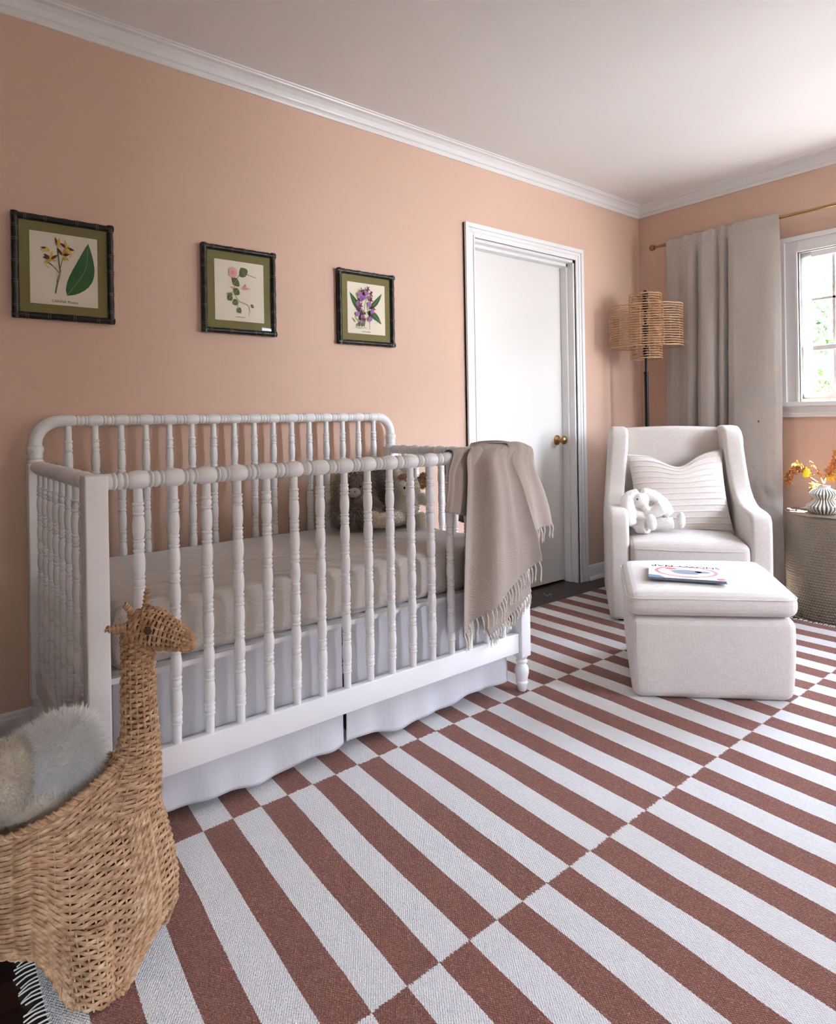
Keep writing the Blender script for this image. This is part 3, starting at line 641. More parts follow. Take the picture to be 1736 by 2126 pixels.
# ================================================================== PICTURES
def picture(name, x0, x1, z0, z1, label, art, glassreflect=True):
    t = thing(name, ((x0+x1)/2, YW, z0), label, 'picture', 'botanical prints above the crib')
    w = .024; yf = YW-.030
    fb_ = B()
    def bar(a, b):
        a = Vector(a); b = Vector(b); L_ = (b-a).length; d = (b-a)/L_
        pts = []; rs = []; nk = max(3, int(L_/.075)); ks = sorted([(i+.5+.28*random.uniform(-1, 1))/nk for i in range(nk)])
        for s_ in np.linspace(0, 1, 60):
            r_ = .0115+.0012*sum(math.exp(-((s_-k)*L_/.004)**2) for k in ks)+.0006*math.sin(s_*40)
            pts.append(a.lerp(b, s_)); rs.append(r_)
        fb_.tube(pts, rs, 12)
        return [a.lerp(b, k) for k in ks], d
    nodes = []
    c = w/2
    for a, b in (((x0+c, yf+.01, z0), (x0+c, yf+.01, z1)), ((x1-c, yf+.01, z0), (x1-c, yf+.01, z1)), ((x0, yf+.01, z0+c), (x1, yf+.01, z0+c)), ((x0, yf+.01, z1-c), (x1, yf+.01, z1-c))):
        nd, d = bar(a, b); nodes += [(p, d) for p in nd]
    fb_.box((x0+.002, yf+.008, z0+.002), (x0+w, YW-.002, z1-.002)).box((x1-w, yf+.008, z0+.002), (x1-.002, YW-.002, z1-.002)).box((x0+w, yf+.008, z0+.002), (x1-w, YW-.002, z0+w)).box((x0+w, yf+.008, z1-w), (x1-w, YW-.002, z1-.002))
    gb = fb_
    for p, d in nodes:
        for o_ in (-.0035, .0035):
            c_ = p+d*o_; ring = []
            u = Vector((0, 1, 0)); w_ = d.cross(u)
            for k in range(14): a = 2*PI*k/14; ring.append(c_+(u*math.cos(a)+w_*math.sin(a))*.0125)
            gb.tube(ring, .0008, 5, 1, closed=True)
    obj('bamboo_frame', fb_.out(), [M['frame'], M['gold']], t, True)
    mb_ = obj('mat_board', B().box((x0+.02, YW-.016, z0+.02), (x1-.02, YW-.012, z1-.02)).out(), M['mat'], t)
    mw = .058
    px0, px1, pz0, pz1 = x0+mw, x1-mw, z0+mw, z1-mw*1.02
    pp_ = obj('print_paper', B().box((px0, YW-.0172, pz0), (px1, YW-.0158, pz1)).out(), M['paper'], mb_)
    W_, H_ = px1-px0, pz1-pz0; ab = B(); mats = []; yy = [YW-.0175]
    def poly(pts, mat):
        if mat not in mats: mats.append(mat)
        yy[0] -= .00001
        v = [(px0+a*W_, yy[0], pz1-b*H_) for a, b in pts]; ab.add(v, [tuple(range(len(v)))], mats.index(mat))
    def line(pts, wd, mat):
        P = cr_spline([(a, b, 0) for a, b in pts], max(6, 6*len(pts)))[:, :2]; Lf = []; Rt = []
        for i in range(len(P)):
            d = P[min(i+1, len(P)-1)]-P[max(i-1, 0)]; d /= np.linalg.norm(d)+1e-9; n_ = np.array([-d[1], d[0]])*wd/2; Lf.append(P[i]+n_); Rt.append(P[i]-n_)
        for i in range(len(P)-1): poly([Lf[i], Lf[i+1], Rt[i+1], Rt[i]], mat)
    def leaf(a, b, wd, mat, vein='leaf_light', bend=0.0):
        a = np.array(a, float); b = np.array(b, float); d = b-a; n_ = np.array([-d[1], d[0]]); mid = []
        ts = np.linspace(0, 1, 14); c_ = [a+d*t+n_*bend*math.sin(PI*t) for t in ts]
        prof = [wd*math.sin(PI*min(1, t**.8))**.9 for t in ts]; nn = n_/np.linalg.norm(n_)
        poly([c_[i]+nn*prof[i] for i in range(14)]+[c_[i]-nn*prof[i] for i in range(13, -1, -1)], mat)
        line([tuple(c_[0]), tuple(c_[7]), tuple(c_[12])], .006, vein)
    def petal(cx, cy, ang, ln, wd, mat):
        leaf((cx, cy), (cx+ln*math.cos(ang), cy+ln*math.sin(ang)), wd, mat, mat)
    def words(s_, a, b, size):
        me = text_mesh(s_, size); vs = [(px0+a*W_+p.co.x, YW-.0180-p.co.z, pz1-b*H_+p.co.y) for p in me.vertices]
        if 'ink' not in mats: mats.append('ink')
        ab.add(vs, [tuple(p.vertices) for p in me.polygons], mats.index('ink'))
    art(poly, line, leaf, petal, words)
    obj('botanical_print', ab.out(), [M[k] for k in mats], mb_)
    obj('glass_pane', ([(x0+.02, YW-.021, z0+.02), (x1-.02, YW-.021, z0+.02), (x1-.02, YW-.021, z1-.02), (x0+.02, YW-.021, z1-.02)], [(0, 1, 2, 3)]), M['glass'], t)
    return t
def art_canna(poly, line, leaf, petal, words):
    line([(.36, .84), (.39, .70), (.43, .55), (.42, .42), (.40, .2)], .022, 'leaf_olive')
    line([(.43, .5), (.47, .36), (.52, .25)], .012, 'leaf_olive'); line([(.42, .55), (.34, .47), (.27, .42)], .014, 'leaf_olive')
    leaf((.38, .68), (.45, .5), .014, 'leaf_light', 'leaf_olive')
    leaf((.53, .86), (.86, .08), .165, 'leaf_green', 'leaf_light', .12)
    for c, aa in (((.47, .3), (-2.2, -1.2, -.3, .6)), ((.30, .37), (3.3, 2.6, -2.6, -1.4, -.6)), ((.27, .24), (3.3, 2.9)), ((.40, .17), (-1.9, -1.3)), ((.53, .19), (-2.6, -1.8, .2, .9))):
        for i, a in enumerate(aa):
            petal(c[0], c[1], a, .12, .020, 'petal_dark' if i % 2 == 0 else 'petal_yellow')
            petal(c[0]+.01, c[1]+.02, a+.5, .07, .014, 'petal_yellow')
    line([(.27, .42), (.22, .46), (.27, .5)], .012, 'petal_yellow'); line([(.55, .25), (.60, .27), (.57, .32)], .012, 'petal_yellow')
    words('CANNA Patens', .5, .95, .0135)
def art_vine(poly, line, leaf, petal, words):
    line([(.55, .18), (.45, .28), (.40, .42), (.38, .52), (.48, .66), (.66, .72), (.70, .84)], .010, 'stem_brown')
    line([(.62, .2), (.70, .21), (.84, .24)], .009, 'stem_brown'); line([(.48, .66), (.44, .76)], .008, 'stem_brown'); line([(.38, .5), (.26, .58)], .008, 'stem_brown')
    for a, b, w in (((.62, .24), (.52, .10), .10), ((.46, .3), (.36, .4), .10), ((.47, .46), (.38, .56), .075), ((.34, .58), (.24, .66), .06), ((.36, .56), (.22, .56), .025), ((.45, .66), (.34, .72), .055), ((.44, .78), (.52, .86), .05), ((.72, .70), (.78, .76), .03)):
        leaf(a, b, w, 'leaf_olive', 'leaf_light')
    for k in range(12): petal(.36, .2, k*2*PI/12, .095, .034, 'petal_pink')
    petal(.36, .2, .4, .04, .012, 'rose'); petal(.36, .2, 2.4, .04, .012, 'rose'); petal(.36, .2, 4.4, .04, .012, 'rose')
    petal(.60, .37, PI/2-.1, .08, .018, 'rose'); petal(.52, .44, .02, .20, .022, 'petal_pink'); petal(.55, .44, .0, .12, .01, 'rose')
    petal(.30, .44, .1, .12, .014, 'petal_pink'); line([(.66, .84), (.68, .92)], .006, 'stem_brown')
    words('CONVOLVULUS', .5, .93, .006)
def art_orchid(poly, line, leaf, petal, words):
    leaf((.38, .56), (.06, .2), .07, 'leaf_green', 'leaf_light', -.05); leaf((.55, .5), (.92, .16), .055, 'leaf_green', 'leaf_light', .06)
    leaf((.50, .56), (.90, .78), .07, 'leaf_green', 'leaf_light', -.1); leaf((.28, .74), (.38, .50), .045, 'leaf_green', 'leaf_light', .1)
    line([(.44, .86), (.42, .64), (.46, .4), (.56, .14)], .010, 'leaf_olive'); line([(.58, .9), (.56, .6), (.50, .44)], .009, 'leaf_olive'); leaf((.42, .86), (.44, .62), .03, 'leaf_olive')
    r_ = random.Random(4)
    for (cx, cy) in ((.30, .34), (.40, .24), (.34, .44), (.62, .20), (.46, .20), (.60, .33), (.28, .54), (.40, .60), (.66, .48), (.60, .62), (.38, .72), (.50, .12), (.34, .16)):
        for k in range(5): petal(cx, cy, k*1.256+r_.random(), .07, .012, 'petal_dark')
        petal(cx-.03, cy+.03, PI/2+.2, .11, .055, 'petal_purple')
    for a in (.25, .31): petal(a, .87, -1.3+a, .09, .026, 'leaf_olive')
    line([(.15, .88), (.25, .9), (.45, .885)], .012, 'leaf_light'); leaf((.24, .78), (.12, .68), .02, 'leaf_light')
    words('CATTLEYA SKINNERI', .48, .955, .0055)
picture('framed_canna_print', .330, .672, 1.499, 1.880, 'framed canna print with one big green leaf, leftmost on the wall', art_canna)
picture('framed_vine_print', 1.018, 1.361, 1.497, 1.876, 'framed print of a pink-flowered twining vine, middle of three above the crib', art_vine)
picture('framed_orchid_print', 1.692, 2.037, 1.488, 1.860, 'framed print of purple orchids, nearest to the door', art_orchid)

# ================================================================== CURTAIN + ROD + HAZE PANEL
cn = [(2.408, .0), (2.37, .012), (2.32, .006), (2.28, .030), (2.235, .045), (2.200, .030), (2.186, -.020), (2.172, .030), (2.14, .052), (2.10, .046), (2.065, .030), (2.046, -.018), (2.030, .030), (2.005, .036), (1.988, -.022), (1.968, .038), (1.93, .052), (1.86, .046), (1.80, .040), (1.745, .034), (1.70, .022), (1.664, .004)]
cy_ = [c[0] for c in cn][::-1]; cd_ = [c[1] for c in cn][::-1]
XC = XW-.095
def sst(t): t = max(0, min(1, t)); return t*t*(3-2*t)
def cur_fn(a, b):
    y = 2.408+(1.664-2.408)*a; z = 2.352+(.035-2.352)*b
    k_ = .45+.55*sst((2.30-z)/.12); dxx = .024*(1-k_)+float(np.interp(y, cy_, cd_))*k_*(.75+.40*b)
    y2 = y + .010*math.sin(b*4+y*3)*b + .018*b*math.sin(PI*(y-1.664)/.744) + (.03*b*(y-2.3)/.1 if y > 2.3 else 0) + (.012*b if y > 2.1 else 0)
    if b > .32: y2 -= 0
    if z > 2.29: 
        dxx += .006*math.sin(y*95)*min(1, (z-2.29)/.04)*(1 if y > 1.86 else .2); z += .006*math.sin(y*70)*(1 if y > 1.86 else .2)
    if b > .72 and y < 1.9: dxx += .012*mnoise.noise(Vector((y*20, b*30, 0)))
    dxx += mnoise.noise(Vector((y*6, z*3, 2)))*.010
    return (XC-dxx, y2, z)
cv, cf = grid(200, 150, cur_fn)
co = bm_mesh(cv, cf, sub=0, mods=lambda o: (setattr(o.modifiers.new('s', 'SMOOTH'), 'iterations', 8)))
cur = thing('linen_curtain', (XC, 2.04, .03), 'greige linen curtain panel hanging from the brass rod behind the armchair', 'curtain')
cu = obj('curtain_panel', co, M['curtain'], cur, True); q = cu.modifiers.new('thickness', 'SOLIDIFY'); q.thickness = .002
hb = B(); pts = [Vector(cur_fn(a, (2.352-2.268)/(2.352-.035)))-Vector((.0035, 0, 0)) for a in np.linspace(0, 1, 120)]; hb.tube(pts, .0016, 5); obj('rod_pocket_seam', hb.out(), M['curtain'], cur, True)
rd = thing('curtain_rod', (XC, 1.2, 2.2), 'thin brass curtain rod with a round finial, above the window', 'curtain rod')
ZROD = 2.318
obj('rod', B().tube([(XC, 2.50, ZROD), (XC, -.15, ZROD)], .0095, 12).tube([(XC, 2.44, ZROD), (XC, 2.36, ZROD)], .0125, 12).out(), M['brass'], rd, True)
for Y in (2.525, -.17): obj('finial', B().ell((XC, Y, ZROD), (.021, .021, .021)).tube([(XC, Y-.02, ZROD), (XC, Y+.006, ZROD)], .015, 12).out(), M['brass'], rd, True)
for Y in (2.36, .0): obj('bracket', B().tube([(XC, Y, ZROD-.008), (XW, Y, ZROD-.008)], .006, 8).tube([(XW-.006, Y, ZROD-.008), (XW, Y, ZROD-.008)], .02, 16).out(), M['brass'], rd, True)
obj('haze_panel', B().box((XW+.012, 1.536, z0), (XW+.015, WIN1[1], z1)).out(), M['haze'], win)  # translucent panel added to give part of the window its haze
tb = obj('small_stain', B().ell((XC-.052, 1.790, 1.065), (.002, .006, .008)).out(), M['greyfelt'], cur)

# ================================================================== FLOOR LAMP
LX, LY = 3.985, 2.415
lamp = thing('floor_lamp', (LX, LY, 0), 'black floor lamp with an open rattan shade in the corner behind the armchair', 'floor lamp')
obj('base', B().lathe([(0, 0), (.13, 0), (.13, .008), (.12, .016), (.02, .022), (.012, .05), (0, .05)], (LX, LY, 0), 32).out(), M['black'], lamp, True)
obj('pole', B().tube([(LX, LY, .02), (LX, LY, 1.40)], .0135, 16).tube([(LX, LY, 1.40), (LX, LY, 1.90)], .0085, 12).tube([(LX, LY, 1.395), (LX, LY, 1.41)], .0155, 16).out(), M['black'], lamp, True)
b_ = B()
for zc in (1.545, 1.70, 1.86): obj('socket', B().tube([(LX, LY, zc-.03), (LX, LY, zc+.03)], .019, 12).out(), M['black'], lamp, True)
obj('finial', B().ell((LX, LY, 1.93), (.02, .02, .035)).out(), M['black'], lamp, True)
for zc in (1.79, 1.63): obj('bulb', B().ell((LX, LY, zc), (.022, .022, .03)).out(), M['bulb'], lamp, True)
def cane_shell(a_, b_ax, z0, z1, n_, ang, nst, cx=0, cy=0):
    bb = B(); ca, sa = math.cos(ang), math.sin(ang)
    def pt(t, z, off=0):
        u = (a_+off)*math.cos(t)+cx; w = (b_ax+off)*math.sin(t)+cy; return (LX+u*ca-w*sa, LY+u*sa+w*ca, z)
    for i in range(n_):
        z = z0+(z1-z0)*i/(n_-1); r_ = .0027 if 0 < i < n_-1 else .0040
        bb.tube([pt(t, z+.0012*math.sin(t*9+i)) for t in np.linspace(0, 2*PI, 65)[:-1]], r_, 6, closed=True)
    for k in range(nst):
        t = 2*PI*(k+.3)/nst
        for i in range(n_): 
            z = z0+(z1-z0)*i/(n_-1); bb.ell(pt(t, z), (.0055, .0055, .0045), seg=6, rings=4)
        bb.tube([pt(t, z0, -.003), pt(t, z1, -.003)], .0026, 6)
    return bb
LA = math.radians(-60)
obj('wide_shade', cane_shell(.235, .165, 1.578, 1.852, 18, LA, 10).out(), M['rattan'], lamp, True)
obj('tall_shade', cane_shell(.103, .103, 1.500, 1.930, 27, LA, 8).out(), M['rattan'], lamp, True)
for z in (1.52, 1.60, 1.83, 1.91):
    b_ = B()
    for k in range(3):
        a = LA+k*2*PI/3; R_ = .10 if z in (1.52, 1.91) else .17; b_.tube([(LX, LY, z), (LX+R_*math.cos(a), LY+R_*math.sin(a), z)], .0022, 6)
    obj('shade_spoke', b_.out(), M['black'], lamp, True)

# ================================================================== SIDE TABLE, VASE
TX, TY, TR, TH = 4.04, 1.31, .25, .56
tbl = thing('side_table', (TX, TY, 0), 'round hammered metal drum side table at the right, under the window', 'side table')
def drum(a, b):
    th = 2*PI*a; z = TH*b; r = TR-.006*math.cos(b*PI*2)*.3
    row = b*38; colm = a*110+(.5 if int(row) % 2 else 0)
    d = ((row-math.floor(row)-.5)**2+(colm-math.floor(colm)-.5)**2); r -= .0035*max(0, 1-d/.16)
    return (TX+r*math.cos(th), TY+r*math.sin(th), z)
dv, df = grid(660, 190, drum, True)
obj('drum_body', (dv, df), M['hammer'], tbl, True)
obj('tray_top', B().lathe([(0, TH-.022), (TR-.014, TH-.022), (TR-.010, TH-.004), (TR-.006, TH+.002), (TR+.001, TH+.003), (TR+.003, TH-.002), (TR-.002, TH-.006)], (TX, TY, 0), 96).out(), M['hammer'], tbl, True)
VX, VY, VZ = 4.035, 1.370, TH-.022
def vase_r(z, H_=.168):
    t = z/H_
    return float(np.interp(t, [0, .03, .12, .25, .34, .45, .56, .64, .74, .84, .93, 1], [.034, .040, .062, .084, .084, .060, .046, .060, .070, .056, .030, .031]))
def vase(a, b):
    z = .168*b; r = vase_r(z); 
    if .04 < b < .93: r *= 1+.055*(1 if (a*26) % 1 < .5 else -1)*math.sin(PI*((a*52) % 1))**.5
    th = 2*PI*a; return (VX+r*math.cos(th), VY+r*math.sin(th), VZ+z)
vs = thing('ribbed_vase', (VX, VY, VZ), 'white ribbed double-gourd vase standing on the drum table', 'vase')
vv, vf = grid(416, 60, vase, True); vm = [1 if ((i % 416)/416*26) % 1 > .55 and 5 < i//416 < 53 else 0 for i in range(len(vf))]; vf.append(tuple(range(416))[::-1]); vm.append(0)
vb = obj('vase_body', (vv, vf, vm), [M['ceramic'], M['grey_glaze']], vs, True); q = vb.modifiers.new('thickness', 'SOLIDIFY'); q.thickness = .003
fl = thing('dried_flowers', (VX, VY, VZ+.02), 'arching rust and gold dried amaranth stems in the ribbed vase', 'flowers')
neck = Vector((VX, VY, VZ+.166))
def plume(pts, n_, ln, mat, seed, wd=.004):
    r = random.Random(seed); bb = B(); P = cr_spline(pts, 30)
    bb.tube(P, np.linspace(.0024, .0012, 30), 6)
    for i in range(int(n_*1.7)):
        t = .35+.65*i/(n_*1.7); k = min(28, int(t*29)); c = P[k]; d = Vector(P[k+1]-P[k]).normalized()
        s_ = Vector((r.gauss(0, 1), r.gauss(0, 1), r.gauss(-.3, 1))).normalized(); s_ = (s_+d*.8).normalized(); L_ = ln*(1.1-.6*abs(t-.55)*2*.5)*(.5+r.random()*.8)
        e = Vector(c)+s_*L_; bb.tube([c, Vector(c).lerp(e, .5), e], [wd*.8, wd*1.15, wd*.3], 6)
    return bb
dV = 3.72
stems = [([neck, at(1690, 1000, dV), at(1664, 970, dV), at(1640, 985, dV), at(1638, 1005, dV)], 90, .030, 'amber'),
         ([neck, at(1697, 1005, dV-.03), at(1690, 1010, dV-.03), at(1692, 1030, dV-.04), at(1697, 1048, dV-.04)], 80, .026, 'ambery'),
         ([neck, at(1702, 985, dV), at(1690, 968, dV), at(1681, 957, dV)], 14, .012, 'amber'),
         ([neck, at(1706, 990, dV), at(1698, 978, dV), at(1693, 975, dV)], 14, .012, 'amber'),
         ([neck, at(1716, 990, dV), at(1728, 975, dV), at(1742, 960, dV), at(1752, 975, dV)], 90, .030, 'amber'),
         ([neck, at(1712, 1000, dV), at(1722, 990, dV), at(1738, 992, dV), at(1748, 1010, dV)], 70, .028, 'ambery'),
         ([neck, at(1718, 980, dV), at(1730, 955, dV), at(1735, 935, dV)], 30, .018, 'amber'),
         ([neck, at(1675, 985, dV+.02), at(1655, 965, dV+.02), at(1630, 990, dV+.02)], 60, .024, 'ambery')]
for i, (p, n_, ln, m_) in enumerate(stems): obj('flower_stem', plume(p, n_, ln, m_, i).out(), M[m_], fl, True)
lc = at(1674, 982, dV-.02); obj('yellow_leaf', B().ell(lc, (.006, .018, .028), rot=(.4, .2, .3)).out(), M['yellowleaf'], fl, True)

# ================================================================== ARMCHAIR + OTTOMAN (local frame u right, v back)
def frame(o, deg, deg2=None):
    a = math.radians(deg); v = Vector((math.cos(a), math.sin(a), 0)); u = Vector((math.sin(a), -math.cos(a), 0)); o = Vector(o)
    if deg2 is not None: v = Vector((math.cos(math.radians(deg2)), math.sin(math.radians(deg2)), 0))
    return lambda x, y, z: tuple(o+u*x+v*y+Vector((0, 0, z)))
def xf(me, fr):
    for p in me.vertices: p.co = fr(*p.co)
    me.flip_normals() if False else None
    bm = bmesh.new(); bm.from_mesh(me); bmesh.ops.recalc_face_normals(bm, faces=bm.faces); bm.to_mesh(me); bm.free(); return me
CO = (2.985, 2.045, 0); CHA = 37
F_ = frame(CO, CHA); W_ = .80
chair = thing('armchair', F_(.42, .4, 0), 'cream upholstered wingback armchair in the corner by the curtain', 'armchair')
def side(u0, u1, name, flip):
    prof = [(0, .02), (0, .50), (.006, .565), (.035, .597), (.09, .606), (.22, .612), (.29, .625), (.345, .655), (.385, .70), (.404, .76), (.412, .84), (.418, .92), (.424, .985), (.445, 1.025), (.50, 1.045), (.60, 1.048), (.66, 1.03), (.69, .98), (.73, .5), (.74, .02)]
    n_ = len(prof)
    def wi(z): return 0 if z < .62 else .02*min(1, (z-.62)/.3)
    v = []
    for u in (u0, u1):
        for p in prof:
            lean = -.010*max(0, (p[1]-.6)/.45) if u0 < .2 else .0
            inset = (0.042*max(0, min(1, (p[1]-.62)/.35)))*(1 if u0 < .2 else -1)
            outerfl = 0
            v.append((u+inset*.9, p[0], p[1]))
    f = [(i, (i+1) % n_, n_+(i+1) % n_, n_+i) for i in range(n_)]+[tuple(range(n_))[::-1], tuple(range(n_, 2*n_))]
    me = bm_mesh(v, f, .024, 5, ang=50)
    o = obj(name, xf(me, F_), M['uph'], chair); shade_auto(o, 60)
    # piping along the front edges
    return o
side(0, .105, 'wing_arm', 0); side(W_-.105, W_, 'wing_arm', 1)
def cushion(F, x0, x1, y0, y1, z0, z1, crown_, r=.03, nu=48, nv=48, puff=.012, front_bulge=0):
    """boxy cushion with crowned top"""
    V = []; Fc = []
    bb = B().box((x0, y0, z0), (x1, y1, z1))
    def mods(o):
        s_ = o.modifiers.new('sd', 'SUBSURF'); s_.subdivision_type = 'SIMPLE'; s_.levels = 5; s_.render_levels = 5
    me = bm_mesh(bb.v, bb.f, r, 4, mods=mods)
    for p in me.vertices:
        a = (p.co.x-x0)/(x1-x0); b = (p.co.y-y0)/(y1-y0); c = (p.co.z-z0)/(z1-z0)
        ea = max(0, 4*a*(1-a)); eb = max(0, 4*b*(1-b)); ec = max(0, 4*c*(1-c))
        nx_ = p.co.x+(a-.5)*2*puff*eb**.5*ec**.6; ny_ = p.co.y+(b-.5)*2*puff*ea**.5*ec**.6-(front_bulge*ea if b < .5 else 0); nz_ = p.co.z+(crown_*(ea*eb)**.5*max(0, c))
        p.co = (nx_, ny_, nz_)
    return xf(me, F)
o = scush = obj('seat_cushion', cushion(F_, .112, W_-.112, -.012, .52, .285, .438, .030, .028, front_bulge=.006), M['uph'], chair); shade_auto(o, 60)
o = obj('seat_base', xf(rbox((.09, .012, .02), (W_-.09, .66, .282), .012), F_), M['uph'], chair); shade_auto(o, 60)
bkv = []
def back_fn():
    bb = B().box((.10, 0, 0), (W_-.10, .16, .72))
    def mods(o):
        s_ = o.modifiers.new('sd', 'SUBSURF'); s_.subdivision_type = 'SIMPLE'; s_.levels = 4; s_.render_levels = 4
    me = bm_mesh(bb.v, bb.f, .03, 4, mods=mods)
    for p in me.vertices:
        a = (p.co.x-.10)/(W_-.20); c = p.co.z/.72; ea = max(0, 4*a*(1-a))
        y = p.co.y+.50+.09*c-(.02*ea if p.co.y < .08 else 0); z = .335+p.co.z*.97+.012*ea*c; p.co = (p.co.x, y, z)
    return xf(me, F_)
o = obj('backrest', back_fn(), M['uph'], chair); shade_auto(o, 60)
b_ = B(); b_.tube([F_(.140+.52*t, -.0155-.006*4*t*(1-t)-.012*(4*t*(1-t))**.5, .408) for t in np.linspace(0, 1, 30)], .0022, 6)
obj('piping', b_.out(), M['uph'], scush, True)
for (x, y) in ((.06, .06), (W_-.06, .06), (.06, .68), (W_-.06, .68)): obj('foot', B().tube([F_(x, y, .007), F_(x, y, .03)], .02, 12).out(), M['black'], chair, True)
# ottoman
OO = (2.225, 1.437, 0); OA = 44.5
G_ = frame(OO, OA, 35.5); OWd, ODp = .615, .60
ott = thing('ottoman', G_(OWd/2, ODp/2, 0), 'cream upholstered box ottoman in front of the armchair', 'ottoman')
def ott_body():
    bb = B().box((0, 0, .008), (OWd, ODp, .327))
    def mods(o):
        s_ = o.modifiers.new('sd', 'SUBSURF'); s_.subdivision_type = 'SIMPLE'; s_.levels = 4; s_.render_levels = 4
    me = bm_mesh(bb.v, bb.f, .036, 6, mods=mods)
    for p in me.vertices:
        a = p.co.x/OWd; b = p.co.y/ODp; c = (p.co.z-.008)/.32; ec = max(0, 4*c*(1-c))
        fl_ = -.010*(1-c); p.co = (p.co.x+(a-.5)*2*(.006*ec+fl_), p.co.y+(b-.5)*2*(.006*ec+fl_), p.co.z)
    return xf(me, G_)
o = obj('ottoman_body', ott_body(), M['uph'], ott); shade_auto(o, 60)
o = olid = obj('ottoman_lid', cushion(G_, -.004, OWd+.004, -.006, ODp+.004, .331, .420, .022, .036, puff=.012), M['uph'], ott); shade_auto(o, 60)
b_ = B(); sm = [(.030, -.013), (OWd-.030, -.013), (OWd-.004, -.002), (OWd+.008, .030), (OWd+.008, ODp-.04), (OWd-.04, ODp+.008), (.04, ODp+.008), (-.009, ODp-.04), (-.009, .030), (.002, -.002)]
pp = []
for i in range(10):
    a = sm[i]; b = sm[(i+1) % 10]
    for t in np.linspace(0, 1, 14)[:-1]: pp.append(G_(a[0]+(b[0]-a[0])*t, a[1]+(b[1]-a[1])*t, .404))
b_.tube(pp, .0022, 6, closed=True); obj('piping', b_.out(), M['uph'], olid, True)

# ---- throw pillow
def pillow():
    nu = 90; nv = 300
    S = .535; V = []; F = []
    def prof(a, b, sgn):
        x = (a-.5)*S; z = (b-.5)*S*.93; ea = max(0, 1-(2*a-1)**2); eb = max(0, 1-(2*b-1)**2)
        pin = 1-.10*(1-eb)*ea*0; th = .075*(ea*eb)**.42
        # ears: edges pulled in between corners
        x *= 1-.07*eb**1.0*abs(2*a-1)**3; z *= 1-.07*ea*abs(2*b-1)**3
        # chop in the top
        dip = math.exp(-((a-.52)/.20)**2)*max(0, b-.45)**1.5*.19
        z -= dip
        rib = .0065*max(0, math.sin((b-.03)*2*PI*14))**5*(ea)**.25
        return x, sgn*(th+rib*(1 if sgn < 0 else 0)+.002), z
    for sgn in (-1, 1):
        v, f = grid(nu, nv, lambda a, b: prof(a, b, sgn)); n0 = len(V); V += v
        F += [tuple(i+n0 for i in q) for q in f]
    return V, F
pv, pf = pillow(); me = bpy.data.meshes.new('pillow'); me.from_pydata(pv, [], pf)
bm = bmesh.new(); bm.from_mesh(me); bmesh.ops.remove_doubles(bm, verts=bm.verts, dist=.004) if False else None; bmesh.ops.recalc_face_normals(bm, faces=bm.faces); bm.to_mesh(me); bm.free()
PF = frame(F_(.412, .40, 0), CHA+2)
tl = math.radians(17)
for p in me.vertices:
    x, y, z = p.co; rz = math.radians(-3); x, z = x*math.cos(rz)+z*math.sin(rz), -x*math.sin(rz)+z*math.cos(rz)
    y2 = y*math.cos(tl)+z*math.sin(tl); z2 = -y*math.sin(tl)+z*math.cos(tl); p.co = PF(x, y2, z2+.658)
pil = obj('throw_pillow', me, M['pillow'], None, True); tag(pil, 'cream throw pillow with raised ribs leaning on the armchair back', 'pillow')

# ---- plush bunny on the chair (white)
def plush_bunny_chair():
    dd = 3.62
    a = lambda x, y, o=0: at(x, y, dd+o)
    parts = [('e', a(1322, 1072), (.062, .058, .072)), ('e', a(1330, 1040, -.02), (.046, .044, .044)), ('e', a(1340, 1053, -.06), (.022, .022, .020)),
             ('t', [a(1326, 1024), a(1306, 1035), a(1303, 1060, -.03), a(1312, 1090, -.05)], [.028, .038, .042, .032]),
             ('t', [a(1333, 1022), a(1355, 1030), a(1375, 1050), a(1388, 1068)], [.026, .036, .044, .036]),
             ('t', [a(1340, 1066, -.03), a(1360, 1062, -.05), a(1376, 1054, -.06)], [.030, .034, .038]),
             ('t', [a(1325, 1092, -.02), a(1345, 1092, -.07)], [.042, .042]), ('e', a(1353, 1084, -.10), (.028, .026, .048), (0, -.3, 0)),
             ('t', [a(1345, 1090, 0), a(1380, 1087, -.04), a(1398, 1086, -.05)], [.032, .032, .032]), ('e', a(1414, 1080, -.06), (.024, .024, .048))]
    return parts
me = blob(plush_bunny_chair(), .0045, 5)
pb = thing('plush_bunny', at(1335, 1095, 3.6), 'small white long-eared plush bunny seated on the armchair beside the pillow', 'stuffed animal')
obj('body', furred(me, 9000, .006, .0009, .3, .8, 3), M['plush'], pb, True)
obj('eye', B().ell(at(1323.5, 1036.5, 3.545), (.0045, .0045, .0045)).out(), M['bead'], pb, True)

# ---- book on the ottoman
bk = thing('picture_book', G_(.3, .33, .44), 'thin glossy picture book lying on the ottoman', 'book')
zt = .4445
bl, br = onp(1347, 1202, 'z', zt), onp(1511, 1213, 'z', zt); dirx = (br-bl).normalized(); diry = Vector((-dirx.y, dirx.x, 0)); BW = (br-bl).length; BH = BW*.84
def bp(a, b, c): q = bl+dirx*(a*BW)+diry*(b*BH); return (q.x, q.y, zt+c)
def bbox(a0, a1, b0, b1, c0, c1):
    v = [bp(a, b, c) for c in (c0, c1) for a, b in ((a0, b0), (a1, b0), (a1, b1), (a0, b1))]
    return v, [(0, 3, 2, 1), (4, 5, 6, 7), (0, 1, 5, 4), (1, 2, 6, 5), (2, 3, 7, 6), (3, 0, 4, 7)]
obj('back_cover', bbox(0, 1, 0, 1, 0, .0018), M['book_blue'], bk); obj('pages', bbox(.004, .985, .004, .99, .0018, .0098), M['book_grey'], bk)
fc = B(); v, f = bbox(0, 1, 0, 1, .0098, .0116); fc.add(v, f, 0)
ztop_ = .0118
def cov(pts, m): fc.add([bp(a, b, ztop_+m*.00004) for a, b in pts], [tuple(range(len(pts)))], m)
